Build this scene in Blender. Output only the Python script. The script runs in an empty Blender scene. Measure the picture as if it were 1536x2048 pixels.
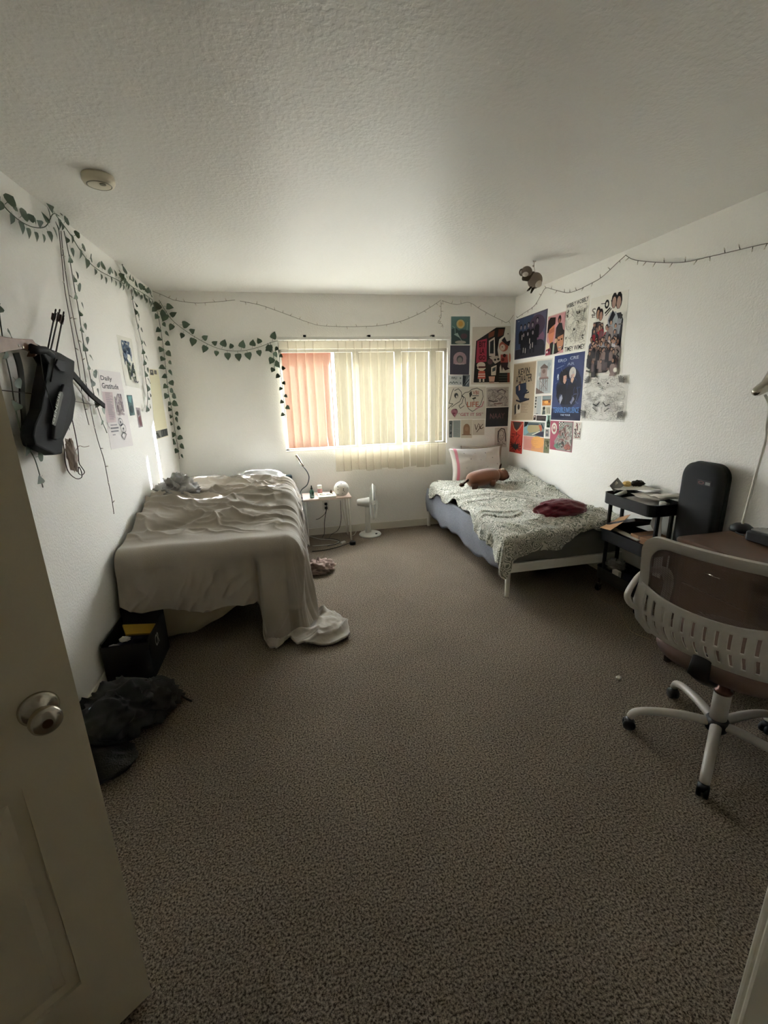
import bpy, math, random
import numpy as np
from mathutils import Vector, Matrix
random.seed(7)
PI = math.pi
SC = bpy.context.scene
COL = SC.collection

# ------------------------------------------------------------------ camera
FPX = 875.8
CAMZ = 1.5076
X0, X1, YB, H = -1.0847, 2.4817, 4.6678, 2.44      # left wall, right wall, window wall, ceiling
R = np.array([[0.9764758960, -0.2139847562, -0.0265583999],
              [-0.0817659164, -0.2534921421, -0.9638755463],
              [0.1995223281, 0.9433728096, -0.2650256263]])
cam = bpy.data.cameras.new('camera'); camo = bpy.data.objects.new('camera', cam); COL.objects.link(camo)
cam.sensor_fit = 'HORIZONTAL'; cam.sensor_width = 36.0; cam.lens = FPX / 1536 * 36.0; cam.clip_start = 0.02
camo.matrix_world = Matrix(((R[0][0], -R[1][0], -R[2][0], 0), (R[0][1], -R[1][1], -R[2][1], 0),
                            (R[0][2], -R[1][2], -R[2][2], CAMZ), (0, 0, 0, 1)))
SC.camera = camo

# ------------------------------------------------------------------ light
SKY = 14.0
world = bpy.data.worlds.new('world'); SC.world = world; world.use_nodes = True
wn = world.node_tree; bg = wn.nodes['Background']
# bright hazy sky: a little whiter towards the horizon
tcw = wn.nodes.new('ShaderNodeTexCoord'); sxyz = wn.nodes.new('ShaderNodeSeparateXYZ'); rampw = wn.nodes.new('ShaderNodeValToRGB')
rampw.color_ramp.elements[0].position = 0.0; rampw.color_ramp.elements[0].color = (.90, .97, 1.06, 1)
rampw.color_ramp.elements[1].position = .75; rampw.color_ramp.elements[1].color = (1.75, 1.95, 2.15, 1)
wn.links.new(tcw.outputs['Generated'], sxyz.inputs[0]); wn.links.new(sxyz.outputs[2], rampw.inputs[0]); wn.links.new(rampw.outputs[0], bg.inputs[0])
bg.inputs[1].default_value = SKY
sun = bpy.data.lights.new('sun', 'SUN'); sun.energy = 62; sun.angle = math.radians(0.6); sun.color = (.93, .97, 1.0)
suno = bpy.data.objects.new('sun', sun); COL.objects.link(suno); suno.location = (6, 10, 6)
suno.rotation_euler = Vector((-1.676, -1.0, -0.80)).to_track_quat('-Z', 'Y').to_euler()
vs = SC.view_settings
vs.view_transform = 'Standard'; vs.look = 'None'; vs.gamma = 1; vs.use_curve_mapping = False; vs.exposure = 0.97
SC.display_settings.display_device = 'sRGB'
cy = SC.cycles
cy.max_bounces = 14; cy.diffuse_bounces = 9; cy.glossy_bounces = 4; cy.transmission_bounces = 8; cy.transparent_max_bounces = 16
cy.sample_clamp_indirect = 12; cy.caustics_reflective = False; cy.caustics_refractive = True; cy.blur_glossy = 1.0

# ------------------------------------------------------------------ helpers
C0 = np.array([0, 0, CAMZ])
def at(px, py, ax, v):
    """the point where the sight line of a pixel of the photo meets the plane axis ax = v"""
    d = R.T @ np.array([(px - 768) / FPX, (py - 1024) / FPX, 1.0])
    t = (v - C0[ax]) / d[ax]
    return Vector((C0 + t * d).tolist())

def srgb(h):
    h = h.lstrip('#'); o = []
    for i in (0, 2, 4):
        c = int(h[i:i+2], 16) / 255; o.append(c / 12.92 if c <= .04045 else ((c + .055) / 1.055) ** 2.4)
    return (o[0], o[1], o[2], 1)

MATS = {}
def mat(key, col='#808080', rough=.6, metal=0, spec=.4, noise=None, bump=None, sheen=0, trans=0, alpha=None):
    """noise = (scale, colour2, contrast); bump = (scale, distance)"""
    if key in MATS: return MATS[key]
    m = bpy.data.materials.new(key); m.use_nodes = True; n = m.node_tree; b = n.nodes['Principled BSDF']
    b.inputs['Base Color'].default_value = srgb(col); b.inputs['Roughness'].default_value = rough
    b.inputs['Metallic'].default_value = metal; b.inputs['Specular IOR Level'].default_value = spec
    if sheen: b.inputs['Sheen Weight'].default_value = sheen
    if trans: b.inputs['Transmission Weight'].default_value = trans
    if noise or bump:
        tc = n.nodes.new('ShaderNodeTexCoord')
    if noise:
        t = n.nodes.new('ShaderNodeTexNoise'); t.inputs['Scale'].default_value = noise[0]; t.inputs['Detail'].default_value = 4
        n.links.new(tc.outputs['Object'], t.inputs['Vector'])
        r = n.nodes.new('ShaderNodeValToRGB'); k = noise[2]
        r.color_ramp.elements[0].position = .5 - k; r.color_ramp.elements[1].position = .5 + k
        r.color_ramp.elements[0].color = srgb(col); r.color_ramp.elements[1].color = srgb(noise[1])
        n.links.new(t.outputs['Fac'], r.inputs[0]); n.links.new(r.outputs[0], b.inputs['Base Color'])
    if bump:
        t = n.nodes.new('ShaderNodeTexNoise'); t.inputs['Scale'].default_value = bump[0]; t.inputs['Detail'].default_value = 3
        n.links.new(tc.outputs['Object'], t.inputs['Vector'])
        bp = n.nodes.new('ShaderNodeBump'); bp.inputs['Distance'].default_value = bump[1]; bp.inputs['Strength'].default_value = 1
        n.links.new(t.outputs['Fac'], bp.inputs['Height']); n.links.new(bp.outputs[0], b.inputs['Normal'])
    MATS[key] = m
    return m

def tag(o, label=None, cat=None, group=None, kind=None):
    if label: o['label'] = label
    if cat: o['category'] = cat
    if group: o['group'] = group
    if kind: o['kind'] = kind
    return o

class MB:
    """collects shapes; build() links them as one mesh object"""
    def __init__(s): s.v = []; s.f = []; s.m = []; s.sm = []; s.cur = 0; s.smooth = False
    def add(s, vs_, fs):
        k = len(s.v); s.v += [tuple(p) for p in vs_]
        for f in fs: s.f.append(tuple(i + k for i in f)); s.m.append(s.cur); s.sm.append(s.smooth)
        return s
    def box(s, lo, hi, M=None):
        (a, b, c), (d, e, f) = lo, hi
        p = [(a,b,c),(d,b,c),(d,e,c),(a,e,c),(a,b,f),(d,b,f),(d,e,f),(a,e,f)]
        if M is not None: p = [M @ Vector(q) for q in p]
        return s.add(p, [(0,3,2,1),(4,5,6,7),(0,1,5,4),(1,2,6,5),(2,3,7,6),(3,0,4,7)])
    def rbox(s, lo, hi, r, M=None, n=3):
        """box with rounded vertical edges and chamfered top/bottom rims"""
        (a, b, c), (d, e, f) = lo, hi
        def ring(z, ins):
            o = []
            rr = max(r - ins, .0005)
            for cx, cy, a0 in ((d-r, e-r, 0), (a+r, e-r, 90), (a+r, b+r, 180), (d-r, b+r, 270)):
                for i in range(n + 1):
                    t = math.radians(a0 + 90 * i / n); o.append((cx + rr*math.cos(t), cy + rr*math.sin(t), z))
            return o
        ch = min(r * .5, (f - c) * .3)
        rings = [ring(c, ch), ring(c + ch, 0), ring(f - ch, 0), ring(f, ch)]
        N = len(rings[0]); p = [q for rg in rings for q in rg]
        if M is not None: p = [M @ Vector(q) for q in p]
        fs = [tuple(range(N))[::-1], tuple(range(3*N, 4*N))]
        for k in range(3):
            for i in range(N):
                j = (i + 1) % N; fs.append((k*N+i, k*N+j, (k+1)*N+j, (k+1)*N+i))
        return s.add(p, fs)
    def loft(s, rings, cap=True, close=True):
        N = len(rings[0]); p = [q for rg in rings for q in rg]; fs = []
        for k in range(len(rings) - 1):
            for i in range(N if close else N - 1):
                j = (i + 1) % N; fs.append((k*N+i, k*N+j, (k+1)*N+j, (k+1)*N+i))
        if cap: fs.append(tuple(range(N))[::-1]); fs.append(tuple(range((len(rings)-1)*N, len(rings)*N)))
        return s.add(p, fs)
    def tube(s, pts, r, n=8, flat=None):
        """tube along pts; r number or list; flat = (width factor, height factor)"""
        pts = [Vector(p) for p in pts]; rings = []; up = None
        for i, p in enumerate(pts):
            d = (pts[min(i+1, len(pts)-1)] - pts[max(i-1, 0)])
            if d.length < 1e-9: d = Vector((0, 0, 1))
            d.normalize()
            if up is None:
                up = Vector((0, 0, 1)) if abs(d.z) < .9 else Vector((1, 0, 0))
            x = d.cross(up)
            if x.length < 1e-4: x = d.cross(Vector((0, 1, 0)))
            x.normalize(); y = x.cross(d).normalized(); up = y
            rr = r[i] if isinstance(r, (list, tuple)) else r
            a, b = flat if flat else (1, 1)
            rings.append([p + x*math.cos(2*PI*k/n)*rr*a + y*math.sin(2*PI*k/n)*rr*b for k in range(n)])
        return s.loft(rings)
    def ball(s, c, rad, n=16, m=10, M=None):
        if not isinstance(rad, (tuple, list)): rad = (rad,)*3
        p = [(0, 0, -1)]; 
        for i in range(1, m):
            t = PI*i/m - PI/2
            for k in range(n): p.append((math.cos(t)*math.cos(2*PI*k/n), math.cos(t)*math.sin(2*PI*k/n), math.sin(t)))
        p.append((0, 0, 1))
        p = [Vector((q[0]*rad[0], q[1]*rad[1], q[2]*rad[2])) for q in p]
        if M is not None: p = [M @ q for q in p]
        p = [q + Vector(c) for q in p]
        fs = [(0, 1 + (k+1) % n, 1 + k) for k in range(n)]
        for i in range(m - 2):
            for k in range(n):
                a = 1 + i*n; fs.append((a+k, a+(k+1) % n, a+n+(k+1) % n, a+n+k))
        a = 1 + (m-2)*n; fs += [(a+k, a+(k+1) % n, len(p)-1) for k in range(n)]
        return s.add(p, fs)
    def lathe(s, prof, c=(0,0,0), n=24, M=None):
        rings = [[Vector((r*math.cos(2*PI*k/n), r*math.sin(2*PI*k/n), z)) for k in range(n)] for r, z in prof]
        if M is not None: rings = [[M @ q for q in rg] for rg in rings]
        return s.loft([[q + Vector(c) for q in rg] for rg in rings])
    def prism(s, pts, off):
        """closed outline extruded by vector off"""
        pts = [Vector(p) for p in pts]; off = Vector(off); N = len(pts)
        return s.add(pts + [p + off for p in pts], [tuple(range(N))[::-1], tuple(range(N, 2*N))] + [(i, (i+1) % N, N+(i+1) % N, N+i) for i in range(N)])
    def grid(s, P):
        a, b = len(P), len(P[0])
        return s.add([q for r_ in P for q in r_], [(i*b+j, i*b+j+1, (i+1)*b+j+1, (i+1)*b+j) for i in range(a-1) for j in range(b-1)])
    def build(s, name, mats, parent=None, smooth=None, bevel=0, subsurf=0, solid=None, world=True):
        me = bpy.data.meshes.new(name); me.from_pydata([tuple(p) for p in s.v], [], s.f)
        for mm in (mats if isinstance(mats, (list, tuple)) else [mats]): me.materials.append(mm)
        me.polygons.foreach_set('material_index', s.m)
        sm = s.sm if smooth is None else [smooth]*len(s.f)
        me.polygons.foreach_set('use_smooth', sm); me.update()
        import bmesh
        bm = bmesh.new(); bm.from_mesh(me); bmesh.ops.recalc_face_normals(bm, faces=bm.faces); bm.to_mesh(me); bm.free()
        o = bpy.data.objects.new(name, me); COL.objects.link(o)
        if parent is not None:
            o.parent = parent
            if world: o.matrix_parent_inverse = PM(parent).inverted()
        if bevel:
            b = o.modifiers.new('bevel', 'BEVEL'); b.width = bevel; b.segments = 2; b.limit_method = 'ANGLE'; b.angle_limit = .6
        if solid:
            q = o.modifiers.new('solid', 'SOLIDIFY'); q.thickness = abs(solid); q.offset = -1 if solid > 0 else 1
        if subsurf:
            q = o.modifiers.new('sub', 'SUBSURF'); q.levels = q.render_levels = subsurf
        return o

def PM(o):
    m = Matrix.LocRotScale(o.location, o.rotation_euler, o.scale)
    if o.parent: m = PM(o.parent) @ o.matrix_parent_inverse @ m
    return m
def empty(name, loc, label=None, cat=None, group=None, rz=0):
    o = bpy.data.objects.new(name, None); COL.objects.link(o); o.location = loc; o.rotation_euler = (0, 0, rz)
    o.empty_display_size = .05
    return tag(o, label, cat, group)
def curve(pts, n=6):
    """Catmull-Rom through pts"""
    pts = [Vector(p) for p in pts]; out = []
    for i in range(len(pts) - 1):
        a, b, c, d = pts[max(i-1, 0)], pts[i], pts[i+1], pts[min(i+2, len(pts)-1)]
        for k in range(n):
            t = k/n; out.append(.5*((2*b) + (c-a)*t + (2*a-5*b+4*c-d)*t*t + (3*b-a-3*c+d)*t**3))
    out.append(pts[-1]); return out

# numpy value noise
_rs = np.random.RandomState(5); _LAT = _rs.rand(256, 256)
def vnoise(x, y, seed=0):
    x = np.asarray(x, float) + seed*17.3 + 1000; y = np.asarray(y, float) + seed*9.7 + 1000
    xi = np.floor(x).astype(int); yi = np.floor(y).astype(int); fx = x - xi; fy = y - yi
    fx = fx*fx*(3-2*fx); fy = fy*fy*(3-2*fy)
    L = lambda a, b: _LAT[a % 256, b % 256]
    return (L(xi, yi)*(1-fx) + L(xi+1, yi)*fx)*(1-fy) + (L(xi, yi+1)*(1-fx) + L(xi+1, yi+1)*fx)*fy
def fbm(x, y, seed=0, o=3):
    v = 0; a = .5
    for k in range(o): v = v + a*vnoise(x*2**k, y*2**k, seed+k); a *= .5
    return v
def ridge(x, y, seed=0):
    return 1 - np.abs(2*vnoise(x, y, seed) - 1)
def sstep(a, b, x):
    t = np.clip((x-a)/(b-a), 0, 1); return t*t*(3-2*t)

# ------------------------------------------------------------------ setting materials
def wallmat(key, col, rough, scale, dist, spec=.3):
    return mat(key, col, rough, spec=spec, bump=(scale, dist))
M_wall = wallmat('wall paint', '#edebe5', .62, 90, .0025)
M_ceil = mat('ceiling paint', '#e7e5df', .42, spec=.5)
n = M_ceil.node_tree; b_ = n.nodes['Principled BSDF']
tc = n.nodes.new('ShaderNodeTexCoord'); t1 = n.nodes.new('ShaderNodeTexNoise'); t1.inputs['Scale'].default_value = 48; t1.inputs['Detail'].default_value = 5
t2 = n.nodes.new('ShaderNodeValToRGB'); t2.color_ramp.elements[0].position = .42; t2.color_ramp.elements[1].position = .62
bp = n.nodes.new('ShaderNodeBump'); bp.inputs['Distance'].default_value = .0007
n.links.new(tc.outputs['Object'], t1.inputs['Vector']); n.links.new(t1.outputs['Fac'], t2.inputs[0]); n.links.new(t2.outputs[0], bp.inputs['Height']); n.links.new(bp.outputs[0], b_.inputs['Normal'])
M_trim = mat('trim paint', '#d9d4c6', .4)
M_door = mat('door paint', '#cfc5ae', .38, bump=(40, .0006))
M_white = mat('white plastic', '#dcdad2', .4)
M_black = mat('black plastic', '#101113', .45)
M_chrome = mat('brushed nickel', '#b8b2a6', .22, metal=1)
M_steelw = mat('white enamel metal', '#d7d3c8', .4)

M_carpet = bpy.data.materials.new('carpet'); M_carpet.use_nodes = True
n = M_carpet.node_tree; b_ = n.nodes['Principled BSDF']; b_.inputs['Roughness'].default_value = .95; b_.inputs['Specular IOR Level'].default_value = .08
tc = n.nodes.new('ShaderNodeTexCoord')
na = n.nodes.new('ShaderNodeTexNoise'); na.inputs['Scale'].default_value = 150; na.inputs['Detail'].default_value = 5; na.inputs['Roughness'].default_value = .7
nb = n.nodes.new('ShaderNodeTexNoise'); nb.inputs['Scale'].default_value = 2.2; nb.inputs['Detail'].default_value = 3
ra = n.nodes.new('ShaderNodeValToRGB'); ra.color_ramp.elements[0].position = .40; ra.color_ramp.elements[1].position = .60
ra.color_ramp.elements[0].color = srgb('#42382e'); ra.color_ramp.elements[1].color = srgb('#c4b39e')
mx = n.nodes.new('ShaderNodeMix'); mx.data_type = 'RGBA'; mx.blend_type = 'MULTIPLY'; mx.inputs[0].default_value = .35
for t in (na, nb): n.links.new(tc.outputs['Object'], t.inputs['Vector'])
n.links.new(na.outputs['Fac'], ra.inputs[0]); n.links.new(ra.outputs[0], mx.inputs[6]); n.links.new(nb.outputs['Fac'], mx.inputs[7])
n.links.new(mx.outputs[2], b_.inputs['Base Color'])
bp = n.nodes.new('ShaderNodeBump'); bp.inputs['Distance'].default_value = .02; n.links.new(na.outputs['Fac'], bp.inputs['Height']); n.links.new(bp.outputs[0], b_.inputs['Normal'])

# ------------------------------------------------------------------ room shell
def struct(name, mb, m, **k):
    o = mb.build(name, m, **k); o['kind'] = 'structure'; return o
YF = 0.30          # inner face of the short wall beside the entry
YE = -1.2          # back of the entry nook
XN = 0.57          # end of that wall
struct('floor', MB().box((X0-.15, YE-.15, -.1), (X1+.15, YB+.15, 0)), M_carpet)
struct('ceiling', MB().box((X0-.15, YE-.15, H), (X1+.15, YB+.15, H+.1)), M_ceil)
struct('wall_left', MB().box((X0-.12, YE, 0), (X0, YB+.0, H)), M_wall)
struct('wall_right', MB().box((X1, YF-.12, 0), (X1+.12, YB, H)), M_wall)
WX0, WX1, WZ0, WZ1 = -.03, 1.725, .925, 1.935
w = MB()
w.box((X0-.12, YB, 0), (WX0, YB+.14, H)); w.box((WX1, YB, 0), (X1+.12, YB+.14, H))
w.box((WX0, YB, 0), (WX1, YB+.14, WZ0)); w.box((WX0, YB, WZ1), (WX1, YB+.14, H))
struct('wall_back', w, M_wall)
struct('wall_front', MB().box((XN+.02, YF-.12, 0), (X1, YF, H)), M_wall)
struct('wall_entry', MB().box((XN+.02, YE, 0), (XN+.14, YF-.12, H)).box((X0, YE-.12, 0), (XN+.14, YE, H)), M_wall)
# casing round the end of the short wall
t = MB(); t.rbox((XN-.012, YF-.14, 0), (XN+.02, YF+.0, 2.12), .008)
t.rbox((XN+.005, YF, 0), (XN+.065, YF+.018, 2.12), .008); t.rbox((XN+.03, YF+.0, 0), (XN+.055, YF+.026, 2.12), .008)
struct('trim_1', t, M_trim)
def base(name, lo, hi): struct(name, MB().box(lo, hi), M_trim, bevel=.004)
base('baseboard_back', (X0, YB-.013, 0), (X1, YB, .082))
base('baseboard_left', (X0, YE, 0), (X0+.013, YB-.013, .082))
base('baseboard_right', (X1-.013, YF, 0), (X1, YB-.013, .082))

# window: frame, mullions, panes
M_alu = mat('window frame', '#a8a8a4', .4, metal=.3)
wf = MB()
y0, y1 = YB+.03, YB+.065
wf.box((WX0, y0, WZ0), (WX0+.03, y1, WZ1)); wf.box((WX1-.03, y0, WZ0), (WX1, y1, WZ1))
wf.box((WX0, y0, WZ0), (WX1, y1, WZ0+.03)); wf.box((WX0, y0, WZ1-.03), (WX1, y1, WZ1))
wf.box((.705, y0, WZ0+.03), (.77, y1, WZ1-.03)); wf.box((1.15, y0, WZ0+.03), (1.22, y1, WZ1-.03)); wf.box((1.53, y0, WZ0+.03), (1.60, y1, WZ1-.03))
win = struct('window_1', wf, M_alu)
M_glass = bpy.data.materials.new('window glass'); M_glass.use_nodes = True
n = M_glass.node_tree; n.nodes.clear(); o_ = n.nodes.new('ShaderNodeOutputMaterial'); g = n.nodes.new('ShaderNodeBsdfGlossy'); tr = n.nodes.new('ShaderNodeBsdfTransparent')
g.inputs['Roughness'].default_value = .02; mxs = n.nodes.new('ShaderNodeMixShader'); mxs.inputs[0].default_value = .08
n.links.new(tr.outputs[0], mxs.inputs[1]); n.links.new(g.outputs[0], mxs.inputs[2]); n.links.new(mxs.outputs[0], o_.inputs[0])
for a, b in ((WX0+.03, .705), (.77, 1.15), (1.22, 1.53), (1.60, WX1-.03)):
    MB().box((a, YB+.045, WZ0+.03), (b, YB+.049, WZ1-.03)).build('pane', M_glass, win)
MB().box((WX0, YB+.0, WZ0-.0), (WX1, YB+.03, WZ0+.012)).build('window_sill', M_trim, win)

# outside the window: paving, plus walls added to dim and tint the slats
M_out = mat('outside paving', '#74736f', .8, noise=(3, '#6a6965', .2))
struct('ground_outside', MB().box((-14, YB+.3, -.35), (16, 30, -.25)), M_out)
M_orange = mat('tint wall orange', '#300e06', .9, spec=0, bump=(30, .004))
struct('outside_dimming_wall', MB().box((1.36, 12, -.25), (3.05, 12.3, 3.3)).box((3.12, 12, -.25), (4.33, 12.3, 3.3)), mat('dimming wall tan', '#2e2a20', .9, spec=0, bump=(30, .004)))  # added dark walls keep the slats from blowing out; gaps show bright sky
struct('outside_tint_wall', MB().box((-.02, 9.6, -.25), (1.0, 9.9, 2.75)), M_orange)  # added dark wall, gives the left slats an orange tint

# ------------------------------------------------------------------ vertical blinds
def slatmat():
    m = bpy.data.materials.new('blind vinyl'); m.use_nodes = True; n = m.node_tree; n.nodes.clear()
    o = n.nodes.new('ShaderNodeOutputMaterial'); d = n.nodes.new('ShaderNodeBsdfDiffuse'); t = n.nodes.new('ShaderNodeBsdfTranslucent'); r = n.nodes.new('ShaderNodeBsdfRefraction')
    d.inputs[0].default_value = srgb('#e8dfc9'); t.inputs[0].default_value = srgb('#f2e8d0'); r.inputs[0].default_value = srgb('#f8f6f2')
    r.inputs['Roughness'].default_value = .24; r.distribution = 'BECKMANN'; r.inputs['IOR'].default_value = 1.0
    a = n.nodes.new('ShaderNodeMixShader'); a.inputs[0].default_value = .994; b = n.nodes.new('ShaderNodeMixShader'); b.inputs[0].default_value = SLAT_T
    n.links.new(t.outputs[0], a.inputs[1]); n.links.new(r.outputs[0], a.inputs[2])
    n.links.new(d.outputs[0], b.inputs[1]); n.links.new(a.outputs[0], b.inputs[2]); n.links.new(b.outputs[0], o.inputs[0])
    return m
SLAT_T = .84
M_slat = slatmat()
bl = empty('vertical_blinds', (.85, YB-.05, 2.05), 'cream vertical slat blinds closed across the bright window', 'blinds')
hr = MB(); hr.box((-.03, YB-.075, 2.012), (1.735, YB-.035, 2.042)); hr.build('headrail', M_white, bl, bevel=.003)
for x in (.235, .87, 1.54):
    MB().box((x-.012, YB-.08, 2.036), (x+.012, YB-.001, 2.056)).build('bracket', M_black, bl)
NS = 21; PITCH = 1.70/NS
rot_deg = {0: -4, 1: -10, 2: -8, 3: -12, 4: -6, 5: 31, 6: -4, 14: 6, 15: 31, 16: 28, 18: 31}
for i in range(NS):
    cx = .028 + PITCH*i; a = math.radians(rot_deg.get(i, -5 + 7*math.sin(i*2.1)))
    zb = .955 if i < 6 else (.70 + .012*math.sin(i*1.7))
    if 6 <= i < 8: zb = .70
    zt = 2.002; tw = math.radians(3*math.sin(i*3.3)); wd = .0445
    P = []
    for k in range(9):
        z = zt + (zb-zt)*k/8; aa = a + tw*k/8; row = []
        for q in range(5):
            s_ = (q/4*2-1); bow = .006*(1-s_*s_)
            row.append((cx + wd*s_*math.cos(aa) + bow*math.sin(aa), YB-.055 + wd*s_*math.sin(aa) - bow*math.cos(aa), z))
        P.append(row)
    MB().grid(P).build('slat', M_slat, bl, smooth=True, solid=.0008)
    MB().box((cx-.006, YB-.06, 1.998), (cx+.006, YB-.05, 2.014)).build('carrier', M_white, bl)

# ------------------------------------------------------------------ door leaf at the left
dd = Vector((.80, .60, 0)); dnrm = Vector((.60, -.80, 0))
DE = Vector((-.468, .892, 0)); DW = .76; HG = DE - dd*DW
MD = Matrix.Translation(HG) @ Matrix(((dd.x, dnrm.x, 0, 0), (dd.y, dnrm.y, 0, 0), (0, 0, 1, 0), (0, 0, 0, 1)))
door = MB()
TH = .035
pan = [(.12, .35, .22, .78), (.41, .64, .22, .78), (.12, .35, 1.06, 1.62), (.41, .64, 1.06, 1.62), (.12, .35, 1.74, 1.92), (.41, .64, 1.74, 1.92)]
door.box((0, -TH, .008), (DW, -.008, 2.03), MD)
# raised stiles and rails round sunken panels on the visible face
xs = [0, .12, .35, .41, .64, DW]; zs = [.008, .22, .78, 1.06, 1.62, 1.74, 1.92, 2.03]
for i in range(5):
    for j in range(7):
        if i in (1, 3) and j in (1, 3, 5): continue
        door.box((xs[i], -.009, zs[j]), (xs[i+1], 0, zs[j+1]), MD)
dobj = struct('door_1', door, M_door)
for a, b, c, d in pan:
    P = MB(); g_ = .022
    P.loft([[MD @ Vector(q) for q in ((a, -.009, c), (b, -.009, c), (b, -.009, d), (a, -.009, d))],
            [MD @ Vector(q) for q in ((a+g_, -.009, c+g_), (b-g_, -.009, c+g_), (b-g_, -.009, d-g_), (a+g_, -.009, d-g_))],
            [MD @ Vector(q) for q in ((a+2*g_, -.001, c+2*g_), (b-2*g_, -.001, c+2*g_), (b-2*g_, -.001, d-2*g_), (a+2*g_, -.001, d-2*g_))]])
    P.build('panel', M_door, dobj)
KC = Vector((DW-.064, 0, .930)); MK = MD @ Matrix.Translation(KC) @ Matrix.Rotation(-PI/2, 4, 'X')
kn = MB(); kn.smooth = True
kn.lathe([(.001, 0), (.034, 0), (.034, .004), (.028, .009), (.0125, .012), (.0115, .032), (.014, .036), (.024, .042), (.0275, .05), (.0265, .058), (.021, .064), (.009, .066), (.001, .066)], M=MK, n=32)
ko = kn.build('door_handle', M_chrome, dobj)
MB().lathe([(.001, .0655), (.0085, .0665), (.0085, .0675), (.001, .0675)], M=MK, n=20).build('lock_button', mat('dark brass', '#5a3f26', .35, metal=.8), ko)
MB().box((DW-.001, -.03, .9), (DW+.001, -.006, 1.01), MD).build('latch_plate', M_chrome, dobj)
struct('door_frame_left', MB().rbox((X0, .34, 0), (X0+.018, .42, 2.1), .005), M_trim)

# ------------------------------------------------------------------ smoke detector
c = Vector((-.712, 2.42, H))
sd = MB(); sd.smooth = True
sd.lathe([(.001, 0), (.062, 0), (.064, -.008), (.064, -.022), (.058, -.034), (.04, -.038), (.001, -.038)], c, 32)
so = sd.build('smoke_detector', mat('aged plastic', '#d5ccb5', .4)); tag(so, 'round off-white smoke detector on the ceiling above the ivy', 'smoke detector')
MB().lathe([(.001, -.0375), (.013, -.0378), (.012, -.041), (.001, -.041)], c + Vector((.02, -.02, 0)), 16).build('test_button', mat('grey button', '#8d8878', .5), so)
MB().lathe([(.044, -.0365), (.046, -.0385), (.05, -.0365), (.048, -.034)], c, 32).build('vent_ring', mat('grey button'), so)

# ================================================================== beds
def drape(x_in, x_edge, y_back, y_edge, zfun, Lfront, Lside, Lcorner, rb=.07, nt=(90, 110), ns=46, side_fold=(.02, 30), front_fold=(.012, 9), floor=.014, seed=3, side_y_end=None, flare=.05, spread=.75):
    """grid of points of a cloth lying on a mattress and hanging over its front edge (-y) and one side edge.
    x_in: inner edge at the wall, x_edge: hanging side edge.  Lfront(u), Lside(v): hanging lengths; corner interpolates through Lcorner"""
    sx = 1 if x_edge > x_in else -1
    A, B = abs(x_edge - x_in), abs(y_back - y_edge)
    nx, ny = nt
    a = np.concatenate([np.linspace(0, 1, nx), 1 + np.linspace(0, 1, ns+1)[1:]])
    b = np.concatenate([np.linspace(0, 1, ny), 1 + np.linspace(0, 1, ns+1)[1:]])
    U, V = np.meshgrid(a, b, indexing='ij')
    hx = np.clip(U-1, 0, 1); hy = np.clip(V-1, 0, 1); u = np.clip(U, 0, 1); v = np.clip(V, 0, 1)
    ex = x_in + sx*A*u; ey = y_back - B*v
    h = np.maximum(hx, hy); phi = np.arctan2(hx, hy)          # 0 = front, 90 deg = side
    w = phi/(PI/2)
    Lf = Lfront(u); Ls = Lside(v)
    cw = np.sin(2*np.clip(phi, 0, PI/2))
    L = np.where((hx > 0) & (hy > 0), (Lf*(1-w) + Ls*w)*(1-cw) + Lcorner*cw, np.where(hx > 0, Ls, Lf))
    d = h*L
    z0 = zfun(ex, ey)
    bl_ = np.where(hy > 0, ex*sx, 0) + np.where(hx > 0, (ey - y_edge) + x_edge*sx, 0)
    bl_ = np.where((hx > 0) & (hy > 0), x_edge*sx + .28*w - .0, bl_ + np.where((hx > 0) & (hy <= 0), .28, 0))
    ang = np.clip(d/rb, 0, PI/2)
    out = rb*np.sin(ang); down = rb*(1-np.cos(ang)); rest = np.clip(d - rb*PI/2, 0, None)
    down = down + rest; out = out + flare*rest
    sidew = np.clip(w*1.4, 0, 1)*np.where(hx > 0, 1, 0)
    ff = front_fold[0]*(2*fbm(bl_*front_fold[1], rest*1.5, seed) - 1)*2
    fs = side_fold[0]*(2*ridge(bl_*side_fold[1]/4 + rest*.6, rest*2.2, seed+3) - 1 + .7*(2*fbm(bl_*side_fold[1]/1.6, rest*1.5, seed+9) - 1))
    fold = (ff*(1-sidew) + fs*sidew)*sstep(0, .12, rest + d*.3)
    out = out + fold
    z = z0 - down
    ex2 = np.clip(floor - z, 0, None)                          # what reaches the floor spreads outward
    out = out + ex2*spread; pool = sstep(0, .06, ex2)
    z = np.where(z < floor, floor, z) + pool*(.045*ridge(bl_*9, ex2*10, seed+5)**2 + .02*fbm(bl_*25, ex2*30, seed+6))
    dx = np.where((hx > 0), np.where(hy > 0, np.sin(phi), 1), 0)*sx
    dy = -np.where((hy > 0), np.where(hx > 0, np.cos(phi), 1), 0)
    X = ex + dx*out; Y = ey + dy*out
    return X, Y, z, dict(u=u, v=v, hx=hx, hy=hy, rest=rest, w=w)

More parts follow.
